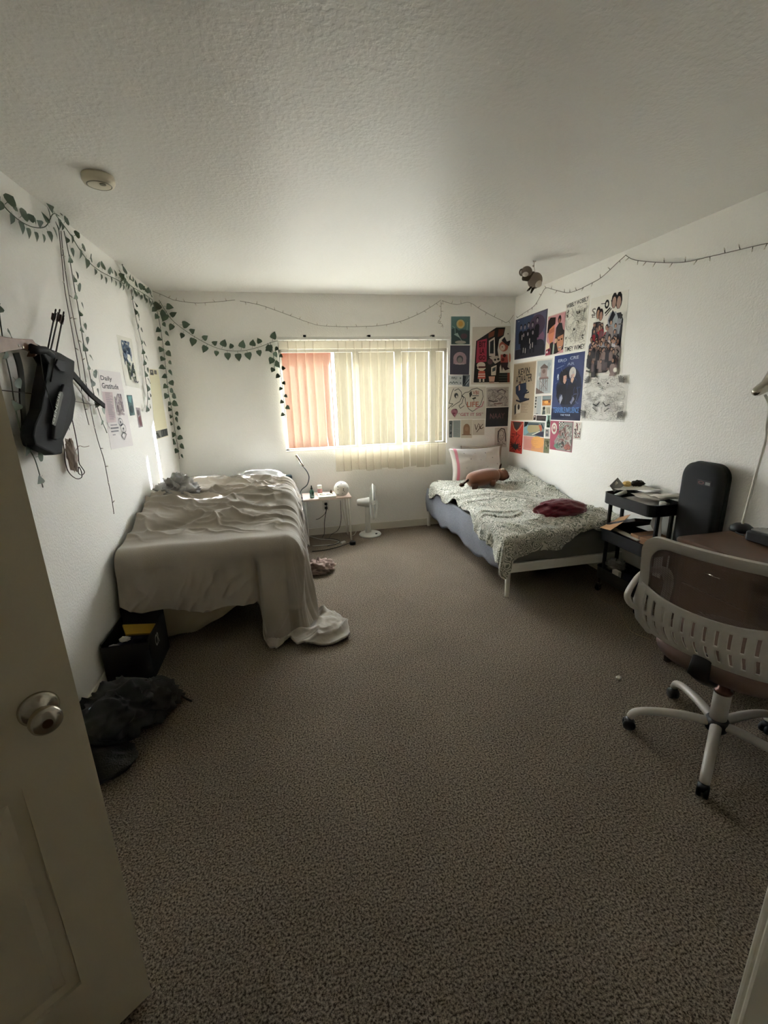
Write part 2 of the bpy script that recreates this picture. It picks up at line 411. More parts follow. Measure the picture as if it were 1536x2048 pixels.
def gridmesh(name, X, Y, Z, m, parent=None, thick=.012, uvs=None):
    a, b = X.shape
    vs_ = np.stack([X, Y, Z], -1).reshape(-1, 3)
    idx = np.arange(a*b).reshape(a, b)
    q = np.stack([idx[:-1, :-1], idx[:-1, 1:], idx[1:, 1:], idx[1:, :-1]], -1).reshape(-1, 4)
    me = bpy.data.meshes.new(name); me.vertices.add(len(vs_)); me.vertices.foreach_set('co', vs_.ravel())
    me.loops.add(q.size); me.loops.foreach_set('vertex_index', q.ravel().astype(np.int32))
    me.polygons.add(len(q)); me.polygons.foreach_set('loop_start', np.arange(0, q.size, 4, dtype=np.int32)); me.polygons.foreach_set('loop_total', np.full(len(q), 4, np.int32))
    me.polygons.foreach_set('use_smooth', np.ones(len(q), bool)); me.update(calc_edges=True); me.validate()
    me.materials.append(m)
    # outward = up
    o = bpy.data.objects.new(name, me); COL.objects.link(o)
    if me.polygons[len(q)//5].normal.z < 0: me.flip_normals()
    if thick:
        s_ = o.modifiers.new('solid', 'SOLIDIFY'); s_.thickness = thick; s_.offset = -1
    if parent is not None: o.parent = parent; o.matrix_parent_inverse = PM(parent).inverted()
    return o

M_duvet = mat('greige duvet cotton', '#958c7f', .85, sheen=.25, bump=(260, .0008))
M_sheetgrey = mat('grey jersey sheet', '#a5a29c', .85, bump=(260, .0006))
M_bluegrey = mat('blue grey sheet', '#8e9aa2', .85, bump=(240, .0006))
M_darkwood = mat('dark bed frame', '#26211e', .5)

# ---- left bed frame with mattress
LB = empty('bed', (-.55, 3.65, 0), 'left bed with dark frame and blue grey fitted sheet, under the window', 'bed')
BX0, BX1, BY0, BY1 = X0+.02, -.055, 2.74, 4.58
f = MB()
f.box((BX0, BY0, .20), (BX0+.03, BY1, .30)); f.box((BX1-.03, BY0, .20), (BX1, BY1, .30)); f.box((BX0, BY0, .20), (BX1, BY0+.03, .30))
f.build('bed_rails', M_darkwood, LB, bevel=.004)
for i in range(9): MB().box((BX0+.03, BY0+.1+i*.2, .27), (BX1-.03, BY0+.18+i*.2, .29)).build('slat', M_darkwood, LB)
for x in (BX0+.03, BX1-.03):
    for y in (BY0+.16, BY1-.03): MB().box((x-.025, y-.025, 0), (x+.025, y+.025, .30)).build('leg', M_darkwood, LB, bevel=.004)
hb = MB(); hb.rbox((BX0, BY1, .1), (BX1+.06, BY1+.05, .70), .02); hb.build('headboard', mat('dark teal upholstery', '#39474a', .8), LB, bevel=.008)
MB().rbox((BX0+.01, BY0, .30), (BX1, BY1, .60), .06, n=6).build('mattress', M_bluegrey, LB, smooth=True)

def ztop(x, y):
    z = .632 + .018*fbm(x*3, y*3, 2)
    # bunched ridge of cloth running across the middle of the bed, higher at the wall
    fade = sstep(3.15, 3.5, y)
    z = z + .055*sstep(3.0, 3.2, y)*(1-.25*sstep(-.4, -.05, x))
    xr = x*.55 + y*1.0 + .18*fbm(x*2.4, y*2.4, 31); xc = x*1.0 - y*.35
    z = z + fade*(.038*ridge(xr*4.3, xc*1.3, 11)**2 + .022*ridge(xr*9+xc*2, xc*2.2, 12)**2 + .014*ridge(xr*21, xc*4, 13))
    z = z + (1-fade)*(.016*ridge(xr*3.2, xc*1.6, 14)**2 + .008*ridge(x*5, y*9, 15))*sstep(2.8, 3.0, y)
    # long creases near the wall end
    z = z + .03*np.exp(-((x+.95)/.16)**2)*sstep(2.8, 3.2, y)
    z = z + .012*fade*fbm(x*14, y*14, 8) + .009*ridge(x*9 + 1.5*fbm(x*7, y*7, 76), y*16 + 2*fbm(x*6, y*6, 77), 78)**3*sstep(2.85, 3.1, y)
    # sharp creases where the cloth is pulled together
    cw_ = ridge(x*1.6 + .9*fbm(x*3, y*3, 70), y*5.5 + 1.2*fbm(x*2.5, y*2.5, 71), 72)**7
    z = z + .042*cw_*sstep(2.9, 3.25, y) + .028*ridge(x*4 + y*7 + fbm(x*5, y*5, 73)*2, x*2, 74)**5*sstep(2.82, 3.05, y)
    z = z - .022*np.exp(-((y - 3.18 - .25*(x+.5) - .05*np.sin(x*9))/.035)**2)*sstep(-1.1, -.9, x)
    z = np.where(y > 4.15, z - .05*sstep(4.15, 4.4, y), z)
    return z
def LF(u): return .38 + .09*np.sin(u*3.0) + .012*np.sin(u*17) + .40*sstep(.80, .865, u)
def LS(v): return .36 + .22*sstep(.15, .38, v) + .02*np.sin(v*23) + .30*sstep(.86, 1, v)
Xd, Yd, Zd, I = drape(X0+.03, BX1-.03, 4.22, BY0+.03, ztop, LF, LS, 1.06, rb=.11, side_fold=(.036, 30), front_fold=(.022, 6), nt=(150, 220), ns=80, flare=.10, spread=.62)
# soft vertical swell of the hanging front and sagging creases
fr = (I['hy'] > 0)
Yd = Yd - fr*.02*np.sin(I['u']*9 + I['rest']*3)*sstep(0, .2, I['rest'])
Yd = Yd - fr*.020*ridge(I['u']*5 + I['rest']*3.5, I['rest']*1.2, 40)**3*sstep(.02, .2, I['rest'])
Yd = Yd - fr*.05*np.exp(-((I['u']-.93)/.08)**2)*sstep(0, .3, I['rest']) + fr*.055*np.exp(-((I['u']-.815)/.018)**2)*sstep(.0, .12, I['rest'])
Yd = Yd - fr*.018*ridge(I['u']*11 + 3*fbm(I['u']*4, I['rest']*4, 90) + I['rest']*5, I['rest']*3, 91)**5*sstep(.0, .2, I['rest'])
Xd = np.maximum(Xd, X0+.012)
dv = gridmesh('duvet', Xd, Yd, Zd, M_duvet, thick=.014); tag(dv, 'rumpled greige duvet hanging to the carpet off the left bed', 'duvet')

# undersheet hanging lower behind the duvet front
us = []
N = 40
for i in range(N+1):
    x = X0+.03 + (BX1-.04-X0-.03)*i/N; row = []
    zl = .05 + .25*sstep(.30, .95, i/N) - .0
    for j in range(10):
        t = j/9; row.append((x, BY0-.012-.012*math.sin(i*.9)*t - .01*t, .5*(1-t) + zl*t))
    us.append(row)
usb = MB(); usb.grid(us); uo = usb.build('hanging_sheet', mat('beige flat sheet', '#9a8d79', .85, bump=(200, .0006)), LB, smooth=True, solid=.004)

# crumpled throw bunched at the wall
def lump(name, c, rad, m, seed, amp=.25, n=48, mm=32, sharp=2, parent=None, freq=3.2, zmin=None, flat=1.0):
    th = np.linspace(0, 2*PI, n+1)[:-1]; ph = np.linspace(-PI/2, PI/2, mm)
    T, P = np.meshgrid(th, ph, indexing='ij')
    ux, uy, uz = np.cos(P)*np.cos(T), np.cos(P)*np.sin(T), np.sin(P)
    q = ridge(ux*freq+uz*1.3*freq, uy*freq-uz*.7*freq, seed)**sharp + .5*ridge(ux*freq*2.1-uz*freq, uy*freq*2.1+uz*freq, seed+1)**sharp
    r = 1 - amp + amp*q
    x, y, z = c[0]+rad[0]*ux*r, c[1]+rad[1]*uy*r, c[2]+rad[2]*uz*r*flat
    if zmin is not None: z = np.maximum(z, zmin)
    pts = np.stack([x, y, z], -1); mb = MB(); mb.smooth = True
    V = [tuple(pts[i, j]) for i in range(n) for j in range(mm)]
    F = [(i*mm+j, ((i+1) % n)*mm+j, ((i+1) % n)*mm+j+1, i*mm+j+1) for i in range(n) for j in range(mm-1)]
    mb.add(V, F); return mb.build(name, m, parent, smooth=True)
b_ = lump('throw_blanket', (-.90, 3.72, .78), (.15, .18, .125), mat('grey fleece', '#8a8884', .95, bump=(300, .001)), 4, amp=.5, n=96, mm=60, freq=2.3)
tag(b_, 'grey fleece throw bunched up on the left bed against the wall', 'blanket')
MP = Matrix.Rotation(.1, 3, 'Z')
def pillow(name, c, sz, m, rx=0, rz=0, ry=0, seed=1, wr=.015, n=34, parent=None):
    W_, H_, T_ = sz
    M = Matrix.Translation(c) @ Matrix.Rotation(rz, 4, 'Z') @ Matrix.Rotation(rx, 4, 'X') @ Matrix.Rotation(ry, 4, 'Y')
    s_ = np.linspace(-1, 1, n); U, V = np.meshgrid(s_, s_, indexing='ij')
    pin = 1 - .10*(1-np.abs(U)**2)*np.abs(V)**3 - .0; pinv = 1 - .10*(1-np.abs(V)**2)*np.abs(U)**3
    t = (np.clip(1-U**2, 0, 1)**.38)*(np.clip(1-V**2, 0, 1)**.38)
    wn_ = wr*(2*ridge(U*2.3, V*2.3, seed)-1)*t
    mb = MB(); mb.smooth = True
    for sg in (1, -1):
        X = U*W_/2*pinv; Y = V*H_/2*pin; Z = sg*(T_/2*t + wn_)
        mb.grid([[M @ Vector((X[i, j], Y[i, j], Z[i, j])) for j in range(n)] for i in range(n)])
    o = mb.build(name, m, parent, smooth=True)
    import bmesh
    bm = bmesh.new(); bm.from_mesh(o.data); bmesh.ops.remove_doubles(bm, verts=bm.verts, dist=.0006); bmesh.ops.recalc_face_normals(bm, faces=bm.faces); bm.to_mesh(o.data); bm.free()
    return o, M
po, _ = pillow('pillow', (-.32, 4.36, .69), (.54, .38, .17), mat('grey jersey', '#a3a19c', .9, bump=(250, .0006)), rx=.12, seed=9, wr=.03)
tag(po, 'crumpled grey pillow at the head of the left bed', 'pillow')
po, _ = pillow('pillow', (-.82, 4.38, .68), (.42, .34, .14), mat('light grey jersey', '#b3b1ac', .9, bump=(250, .0006)), rx=.15, rz=.1, seed=19, wr=.03)
tag(po, 'flatter light grey pillow in the corner of the left bed by the ivy', 'pillow')
# crumpled cloth on the floor by the bed
ts = lump('fallen_cloth', (.17, 3.62, .035), (.14, .11, .075), mat('dusty rose cotton', '#a48e85', .9, bump=(250, .0006)), 12, amp=.5, n=60, mm=34, freq=2.2, zmin=.004)
tag(ts, 'crumpled dusty rose cloth on the carpet beside the hanging duvet', 'cloth')

# ---- right bed
RB = empty('bed', (1.98, 3.7, 0), 'right bed with white metal frame and blue grey mattress, by the poster wall', 'bed')
RX0, RX1, RY0, RY1 = 1.485, 2.455, 2.725, 4.63
def leg(x, y, zt):
    m_ = MB(); m_.smooth = True; m_.tube([(x, y, .0), (x, y, .015), (x, y, zt)], [.019, .017, .021], 14); m_.build('leg', M_steelw, RB)
for x in (RX0+.02, RX1-.02):
    for y in (RY0+.02, RY1-.0): leg(x, y, .258)
MB().rbox((RX0, RY0, .195), (RX1, RY0+.028, .262), .006).build('foot_rail', M_steelw, RB)
MB().rbox((RX0, RY1-.0, .195), (RX1, RY1+.028, .262), .006).build('head_rail', M_steelw, RB)
MB().rbox((RX0, RY0+.03, .195), (RX0+.028, RY1, .262), .006).build('side_rail', M_steelw, RB)
MB().rbox((RX1-.028, RY0+.03, .195), (RX1, RY1, .262), .006).build('side_rail', M_steelw, RB)
for i in range(10): MB().box((RX0+.03, RY0+.1+i*.19, .225), (RX1-.03, RY0+.17+i*.19, .24)).build('slat', M_steelw, RB)
mt = MB().rbox((RX0+.012, RY0+.02, .243), (RX1-.01, RY1-.02, .445), .05, n=6); mt.build('mattress', mat('grey mattress cloth', '#6d6c67', .9, bump=(200, .001)), RB, smooth=True, bevel=.012)
# blue fitted sheet drooping over the open side, lower than the rail
P = []
for i in range(60):
    y = RY0+.015 + (RY1-.03-RY0)*i/59; row = []
    zb = .165 + .02*math.sin(i*.25) + .012*math.sin(i*.7)
    for j in range(12):
        t = j/11; zz = .45*(1-t) + zb*t
        row.append((RX0+.004 - .022*math.sin(t*PI*.8) - .006*math.sin(i*.55+t*3), y, zz))
    P.append(row)
MB().grid(P).build('fitted_sheet', mat('periwinkle heather sheet', '#82858d', .9, noise=(120, '#6c6f78', .2), bump=(260, .0008)), RB, smooth=True, solid=.003)

# patterned duvet material: swirling grey-green scrolls on off-white
M_pat = bpy.data.materials.new('paisley duvet'); M_pat.use_nodes = True
n = M_pat.node_tree; bb = n.nodes['Principled BSDF']; bb.inputs['Roughness'].default_value = .85; bb.inputs['Sheen Weight'].default_value = .15
tc = n.nodes.new('ShaderNodeTexCoord'); no = n.nodes.new('ShaderNodeTexNoise'); no.inputs['Scale'].default_value = 9; no.inputs['Detail'].default_value = 1
vm = n.nodes.new('ShaderNodeVectorMath'); vm.operation = 'MULTIPLY_ADD'; vm.inputs[1].default_value = (.11, .11, .11)
n.links.new(tc.outputs['Object'], no.inputs['Vector']); n.links.new(no.outputs['Color'], vm.inputs[0]); n.links.new(tc.outputs['Object'], vm.inputs[2])
vo = n.nodes.new('ShaderNodeTexVoronoi'); vo.inputs['Scale'].default_value = 19; n.links.new(vm.outputs[0], vo.inputs['Vector'])
ma = n.nodes.new('ShaderNodeMath'); ma.operation = 'MULTIPLY'; ma.inputs[1].default_value = 30; n.links.new(vo.outputs['Distance'], ma.inputs[0])
si = n.nodes.new('ShaderNodeMath'); si.operation = 'SINE'; n.links.new(ma.outputs[0], si.inputs[0])
n2 = n.nodes.new('ShaderNodeTexNoise'); n2.inputs['Scale'].default_value = 60; n2.inputs['Detail'].default_value = 3; n.links.new(tc.outputs['Object'], n2.inputs['Vector'])
ad = n.nodes.new('ShaderNodeMath'); ad.operation = 'MULTIPLY_ADD'; ad.inputs[1].default_value = 3.6; n.links.new(n2.outputs['Fac'], ad.inputs[0]); n.links.new(si.outputs[0], ad.inputs[2])
cr = n.nodes.new('ShaderNodeValToRGB'); e = cr.color_ramp.elements; e[0].position = .34; e[0].color = srgb('#c6c3b6'); e[1].position = .66; e[1].color = srgb('#6a6c60')
mr = n.nodes.new('ShaderNodeMapRange'); mr.inputs[1].default_value = .6; mr.inputs[2].default_value = 3.2; n.links.new(ad.outputs[0], mr.inputs[0]); n.links.new(mr.outputs[0], cr.inputs[0])
n.links.new(cr.outputs[0], bb.inputs['Base Color'])

def zr(x, y):
    xr = x*.8 + y*.62 + .15*fbm(x*2, y*2, 61); xc = x*.6 - y*.8
    z = .478 + .03*fbm(x*2.2, y*2.2, 50)
    z = z + .045*ridge(xr*3.4, xc*1.2, 51)**2 + .024*ridge(xr*8, xc*2.4, 52)**2 + .010*ridge(xr*18, xc*5, 53) + .006*fbm(x*22, y*22, 54)
    z = z + .11*np.exp(-((x-2.40)/.12)**2)*sstep(3.2, 4.3, y) + .03*np.exp(-((x-1.95)/.2)**2 - ((y-3.4)/.5)**2)
    z = z + .016*ridge(x*5+y*9+1.5*fbm(x*4, y*4, 58), x*3-y, 59)**5 - .035*sstep(2.95, 2.72, y)
    return z
def RF(u): return .16 - .07*sstep(.0, .35, u)*0 + .05*np.sin(u*11+1) + .09*sstep(.55, 1, u) - .03*sstep(.0, .5, 1-u)
def RS(v): return .10 + .05*np.sin(v*9) + .03*np.sin(v*27) + .10*sstep(.5, 1, v) + .08*sstep(.12, .0, v)
Xd, Yd, Zd, I = drape(X1-.03, RX0+.035, 4.46, RY0+.05, zr, RF, RS, .36, rb=.06, side_fold=(.014, 34), front_fold=(.012, 16), nt=(110, 190), ns=26, seed=21, flare=.10)
Xd = np.minimum(Xd, X1-.012)
dv = gridmesh('duvet', Xd, Yd, Zd, M_pat, thick=.012); tag(dv, 'off-white and grey green scroll patterned duvet spread over the right bed', 'duvet')

# pillow with pink stripes and dots, leaning on the window wall
M_pcase = mat('white cotton pillowcase', '#cfcac4', .85, bump=(220, .0005)); M_pink = mat('pink cotton', '#d08492', .85)
# spots: mix in by geometry, each spot a sewn-on patch printed on the cloth
pw, ph_, pt = .62, .38, .15
prx, pz = math.radians(72), .705
po, Mpl = pillow('pillow', (2.015, 4.50, pz), (pw, ph_, pt), M_pcase, rx=prx, seed=33, wr=.012)
tag(po, 'white pillow with pink stripe and grey stars leaning behind the brown plush', 'pillow')
def pil_pt(u, v, lift=.0015):
    t = (max(1-u*u, 0)**.38)*(max(1-v*v, 0)**.38)
    pin = 1-.10*(1-abs(u)**2)*abs(v)**3; pinv = 1-.10*(1-abs(v)**2)*abs(u)**3
    wn_ = .012*(2*float(ridge(u*2.3, v*2.3, 33))-1)*t
    return Mpl @ Vector((u*pw/2*pinv, v*ph_/2*pin, pt/2*t + wn_ + lift))
P = [[pil_pt(-.86+.11*k/4, -.985+1.97*j/30, .002) for j in range(31)] for k in range(5)]
MB().grid(P).build('pink_stripe', M_pink, po, smooth=True)
for (u, v, c_) in ((-.52, .62, 0), (-.1, .6, 1), (.28, .58, 0), (-.3, .25, 0), (.55, .28, 0), (.08, .18, 1), (-.48, -.25, 1), (.74, -.1, 0), (.3, -.25, 1), (-.2, -.55, 1)):
    m_ = MB(); pts = []
    for k in range(10):
        r_ = (.045 if k % 2 == 0 else .02); pts.append((u + r_*math.cos(k*PI/5)*.62, v + r_*math.sin(k*PI/5)))
    q = [pil_pt(a, b, .0025) for a, b in pts]
    m_.add(q + [pil_pt(u, v, .003)], [(i, (i+1) % 10, 10) for i in range(10)])
    m_.build('star', mat(f'star {c_}', '#6f6d6b' if c_ == 0 else '#a9a5a0', .8), po)
# second pillow behind in the corner
po, _ = pillow('pillow', (2.13, 4.60, .70), (.5, .40, .06), mat('beige pillowcase', '#a89d8e', .85), rx=math.radians(80), seed=35, rz=-.04)
tag(po, 'beige pillow mostly hidden behind the striped white one', 'pillow')

# brown plush animal lying on the duvet
PB = empty('plush_toy', (1.92, 4.05, .56), 'brown plush animal lying in front of the striped pillow', 'plush toy')
M_br = mat('brown plush', '#74492f', .95, sheen=.4, bump=(280, .002)); M_brd = mat('dark brown plush', '#4a2f22', .95, bump=(280, .002))
a_, b__ = Vector((1.76, 4.02, .635)), Vector((2.08, 4.10, .655))
bd = MB(); bd.smooth = True; dr = (b__-a_).normalized()
prof = [(-.05, .02), (-.045, .05), (-.02, .072), (.03, .083), (.12, .086), (.22, .083), (.28, .074), (.33, .05)]
bd.tube([a_ + dr*t for t, r in prof], [r for t, r in prof], 22); bd.build('body', M_br, PB, subsurf=1)
hd = MB(); hd.smooth = True; hd.ball(b__ + dr*.045 + Vector((0, -.01, -.01)), (.062, .07, .062), 20, 14); ho = hd.build('head', mat('chestnut plush', '#6d4835', .95, bump=(280, .002)), PB)
ms = MB(); ms.smooth = True; ms.ball(b__ + dr*.085 + Vector((0, -.03, -.03)), (.032, .04, .03), 14, 10); ms.build('muzzle', M_brd, ho)
er = MB(); er.smooth = True; er.ball(b__ + dr*.01 + Vector((0, -.02, .085)), (.011, .008, .03), 10, 8, Matrix.Rotation(.3, 4, 'Y')); er.build('ear', M_brd, ho)
er = MB(); er.smooth = True; er.ball(b__ + dr*.03 + Vector((0, -.045, .055)), (.02, .012, .013), 10, 8); er.build('white_patch', mat('cream plush', '#d8c9b4', .95), ho)
for (t, sy) in ((.0, -.06), (.04, .05), (.22, -.065), (.25, .05)):
    p0 = a_ + dr*t + Vector((0, sy, -.03)); lg = MB(); lg.smooth = True
    lg.tube([p0, p0 + Vector((0, -.01, -.03)), p0 + Vector((-.012, -.02, -.052))], [.034, .03, .022], 12); lg.build('leg', M_brd if sy < 0 and t < .1 else M_br, PB)
tl = MB(); tl.smooth = True; tl.tube([a_ + dr*-.04 + Vector((0, 0, .01)), a_ + dr*-.08 + Vector((0, 0, -.01)), a_ + dr*-.115 + Vector((0, 0, -.025))], [.012, .01, .008], 10)
tl.ball(a_ + dr*-.125 + Vector((0, 0, -.03)), (.028, .018, .02)); tl.build('tail', M_brd, PB)

# red blanket bundle at the foot of the bed
rb_ = lump('folded_scarf', (2.06, 2.98, .572), (.205, .12, .075), mat('maroon knit', '#6d1826', .95, sheen=.3, noise=(60, '#551220', .2), bump=(180, .003)), 7, amp=.28, n=80, mm=44, freq=1.5, sharp=1)
tag(rb_, 'maroon knitted scarf bundled on the right bed beside the black cart', 'scarf')

# ================================================================== night table group by the window
M_rose = mat('rose laminate', '#d2bcae', .5)
TB = empty('side_table', (.33, 4.42, 0), 'small side table with rose top and thin white legs, between left bed and fan', 'table')
MB().rbox((.09, 4.28, .478), (.575, 4.60, .496), .008).build('table_top', M_rose, TB)
for x, y in ((.12, 4.31), (.545, 4.31), (.545, 4.57), (.12, 4.57)):
    m_ = MB(); m_.smooth = True; m_.tube([(x, y, .478), (x+(.012 if x > .3 else -.005), y, 0)], .0095, 10); m_.build('leg', M_steelw, TB)
MB().box((.12, 4.566, .44), (.545, 4.578, .462)).build('cross_rail', M_steelw, TB)
# gooseneck clip lamp
GL = empty('clip_lamp', (.10, 4.34, .496), 'silver gooseneck clip lamp arching over the side table', 'lamp')
g0 = at(597, 988, 1, 4.36)
cl = MB(); cl.rbox((g0.x-.02, 4.33, .468), (g0.x+.035, 4.37, .476), .004); cl.rbox((g0.x-.02, 4.33, .498), (g0.x+.035, 4.37, .512), .004); cl.rbox((g0.x-.022, 4.335, .472), (g0.x-.008, 4.365, .51), .004)
cl.build('clamp', M_black, GL)
gp = curve([(g0.x, 4.35, .51)] + [at(px, py, 1, 4.36) for px, py in ((603, 980), (614, 970), (618, 955), (614, 943), (607, 934))], 6)
gm = MB(); gm.smooth = True; gm.tube(gp, .0055, 8); gm.build('gooseneck', mat('dark steel', '#5f6468', .35, metal=.8), GL)
hh = MB(); hh.smooth = True; a_, b__ = at(607, 934, 1, 4.36), at(592, 910, 1, 4.36); dr = b__-a_
hh.tube([a_, a_+dr*.08, a_+dr*.4, a_+dr], [.006, .012, .013, .012], 12); hh.build('lamp_head', M_chrome, GL)
# green dropper bottle
BT = empty('bottle', (.185, 4.35, .497), 'green glass dropper bottle with black cap beside the notebook', 'bottle')
m_ = MB(); m_.smooth = True; m_.lathe([(.001, .4965), (.021, .4965), (.022, .50), (.022, .56), (.019, .572), (.009, .58), (.009, .587), (.001, .587)], (.185, 4.345, 0), 20); m_.build('body', mat('green glass', '#3f6b5d', .15, spec=.6), BT)
m_ = MB(); m_.smooth = True; m_.lathe([(.001, .586), (.0105, .586), (.0105, .600), (.006, .602), (.006, .620), (.001, .625)], (.185, 4.345, 0), 16); m_.build('cap', M_black, BT)
m_ = MB(); m_.smooth = True; m_.lathe([(.0224, .508), (.0224, .54)], (.185, 4.345, 0), 20); m_.build('label', mat('pale green label', '#7f9f93', .6), BT)
# white topped jar with pink contents
JR = empty('jar', (.27, 4.45, .497), 'white capped jar with pink contents behind the notebook', 'jar')
m_ = MB(); m_.smooth = True; m_.lathe([(.001, .4965), (.024, .4965), (.025, .50), (.025, .55), (.022, .556), (.001, .556)], (.275, 4.49, 0), 20); m_.build('body', mat('pink gel', '#b98482', .3), JR)
m_ = MB(); m_.smooth = True; m_.lathe([(.001, .556), (.024, .556), (.0245, .56), (.0245, .588), (.023, .591), (.001, .591)], (.275, 4.49, 0), 20); m_.build('lid', M_white, JR)
# notebook
NBK = empty('notebook', (.34, 4.38, .497), 'cream notebook lying flat on the side table under the glasses', 'notebook')
Mn = Matrix.Translation((.335, 4.375, 0)) @ Matrix.Rotation(.0, 4, 'Z')
MB().box((-.085, -.088, .4965), (.085, .088, .510), Mn).build('pages', mat('page edges', '#d9d6c6', .8), NBK)
MB().rbox((-.088, -.09, .510), (.088, .09, .513), .005, Mn).build('cover', mat('cream cover', '#dedcc4', .6), NBK)
# eyeglasses
EG = empty('eyeglasses', (.33, 4.36, .514), 'wire rimmed eyeglasses folded on the cream notebook', 'eyeglasses')
for cx in (.295, .352):
    m_ = MB(); m_.smooth = True; m_.tube([(cx+.024*math.cos(t*PI/9), 4.348+.012*math.sin(t*PI/9), .520) for t in range(19)], .0025, 6); m_.build('rim', M_chrome, EG)
m_ = MB(); m_.smooth = True; m_.tube([(.376, 4.352, .518), (.40, 4.37, .517), (.385, 4.41, .517)], .0022, 6); m_.tube([(.271, 4.352, .518), (.262, 4.38, .517), (.30, 4.41, .517)], .0022, 6); m_.build('temple', M_chrome, EG)
pf = MB(); pf.smooth = True; pf.lathe([(.001, .514), (.012, .514), (.012, .530), (.006, .536), (.006, .545), (.001, .547)], (.385, 4.43, 0), 14)
o = pf.build('perfume_vial', mat('amber glass', '#6b4a33', .2)); tag(o, 'tiny amber vial at the back edge of the cream notebook', 'bottle')
# speckled globe
GB = empty('globe_lamp', (.49, 4.38, .497), 'white speckled globe lamp on the right end of the side table', 'lamp')
gc = at(683, 977.5, 1, 4.385)
m_ = MB(); m_.smooth = True; m_.ball(gc, .078, 40, 26)
M_spk = mat('speckled ceramic', '#d9d5cc', .35); n = M_spk.node_tree; bb = n.nodes['Principled BSDF']
tc = n.nodes.new('ShaderNodeTexCoord'); vo = n.nodes.new('ShaderNodeTexVoronoi'); vo.inputs['Scale'].default_value = 34
cr = n.nodes.new('ShaderNodeValToRGB'); cr.color_ramp.elements[0].position = .17; cr.color_ramp.elements[0].color = srgb('#4c4a47'); cr.color_ramp.elements[1].position = .21; cr.color_ramp.elements[1].color = srgb('#d9d5cc')
n.links.new(tc.outputs['Object'], vo.inputs['Vector']); n.links.new(vo.outputs['Distance'], cr.inputs[0]); n.links.new(cr.outputs[0], bb.inputs['Base Color'])
m_.build('globe', M_spk, GB)
m_ = MB(); m_.smooth = True; m_.lathe([(.001, .4965), (.048, .4965), (.05, .502), (.045, .512), (.001, .512)], (gc.x, gc.y, 0), 24); m_.build('base', M_white, GB)

# desk fan
FN = empty('desk_fan', (.80, 4.53, 0), 'white round desk fan standing on the carpet under the window', 'fan')
fc = Vector((.79, 4.50, 0))
m_ = MB(); m_.smooth = True; m_.lathe([(.001, 0), (.118, 0), (.122, .008), (.115, .018), (.06, .03), (.035, .036), (.001, .036)], fc, 36); m_.build('base', M_white, FN)
m_ = MB(); m_.smooth = True; m_.ball(fc+Vector((.055, -.075, .03)), (.013, .013, .006), 12, 6); m_.build('button', M_black, FN)
m_ = MB(); m_.smooth = True; m_.tube([fc+Vector((-.02, 0, .03)), fc+Vector((-.022, 0, .16)), fc+Vector((-.022, 0, .31))], [.034, .027, .024], 16); m_.build('pole', M_white, FN)
fx = Vector((.985, -.17, -.02)).normalized(); FH = fc + Vector((.02, 0, .365))
Mf = Matrix.Translation(FH) @ fx.to_track_quat('Z', 'Y').to_matrix().to_4x4()
m_ = MB(); m_.smooth = True; m_.lathe([(.001, -.15), (.026, -.149), (.036, -.14), (.048, -.06), (.054, -.03), (.054, -.008), (.001, -.008)], M=Mf, n=28); m_.build('motor_housing', M_white, FN)
m_ = MB(); m_.smooth = True; m_.lathe([(.001, .008), (.026, .008), (.03, .02), (.026, .045), (.001, .05)], M=Mf, n=20); hubo = m_.build('hub', M_white, FN)
M_blade = mat('clear grey blade', '#b9bcbc', .3)
for k in range(3):
    m_ = MB(); P = []
    for i in range(7):
        r_ = .028 + .145*i/6; row = []
        for j in range(6):
            w_ = (.30 + .35*i/6)*(j/5-.5)*2; t = w_ + k*2*PI/3
            row.append(Mf @ Vector((r_*math.cos(t), r_*math.sin(t), .028 + .014*(j/5-.5)*2)))
        P.append(row)
    m_.grid(P); m_.build('blade', M_blade, FN, smooth=True, solid=.0015)
def cage(z0, z1, name):
    m_ = MB(); m_.smooth = True
    for k in range(60):
        t = 2*PI*k/60; m_.tube([Mf @ Vector((r_*math.cos(t), r_*math.sin(t), z)) for r_, z in ((.035, z1), (.11, z1*.96+z0*.04), (.168, z1*.7+z0*.3), (.194, z0))], .0013, 4)
    m_.tube([Mf @ Vector((.195*math.cos(t*PI/20), .195*math.sin(t*PI/20), z0)) for t in range(41)], .0045, 8)
    m_.lathe([(.001, z1-.001), (.034, z1-.001), (.034, z1+.002), (.001, z1+.002)], M=Mf, n=24)
    m_.build(name, M_white, FN)
cage(.022, .066, 'front_grille'); cage(.018, -.012, 'rear_grille')

# cords and plugs on the floor
def cord(name, pts, r, m, label, parent=None):
    m_ = MB(); m_.smooth = True; m_.tube(curve(pts, 7), r, 6)
    return tag(m_.build(name, m, parent), label, 'cord')
M_cordw = mat('white cord', '#c9c4ba', .5); M_cordk = mat('black cord', '#1c1c1d', .5)
F = lambda px, py, z=.006: at(px, py, 2, z)
cord('floor_cable', [F(618, 1072), F(640, 1078), F(660, 1079), F(678, 1083), F(668, 1089), F(655, 1090), F(625, 1092)], .004, M_cordw, 'white cord looping on the carpet beneath the side table')
cord('floor_cable', [F(655, 1092), F(672, 1088), F(680, 1083), F(668, 1078), F(650, 1077)], .0035, M_cordk, 'short black cord loop beneath the side table')
cord('floor_cable', [F(624, 1103, .0075), F(650, 1100, .0075), F(675, 1094, .0075), F(690, 1089, .0075), F(703, 1085, .0075)], .0035, M_cordk, 'black cord running from the left bed to the round black plug')
cord('fan_cord', [Vector((.72, 4.5, .012)), F(713, 1052), F(712, 1064), F(706, 1071), F(700, 1068)], .0035, M_cordw, 'white cord curling beside the fan base')
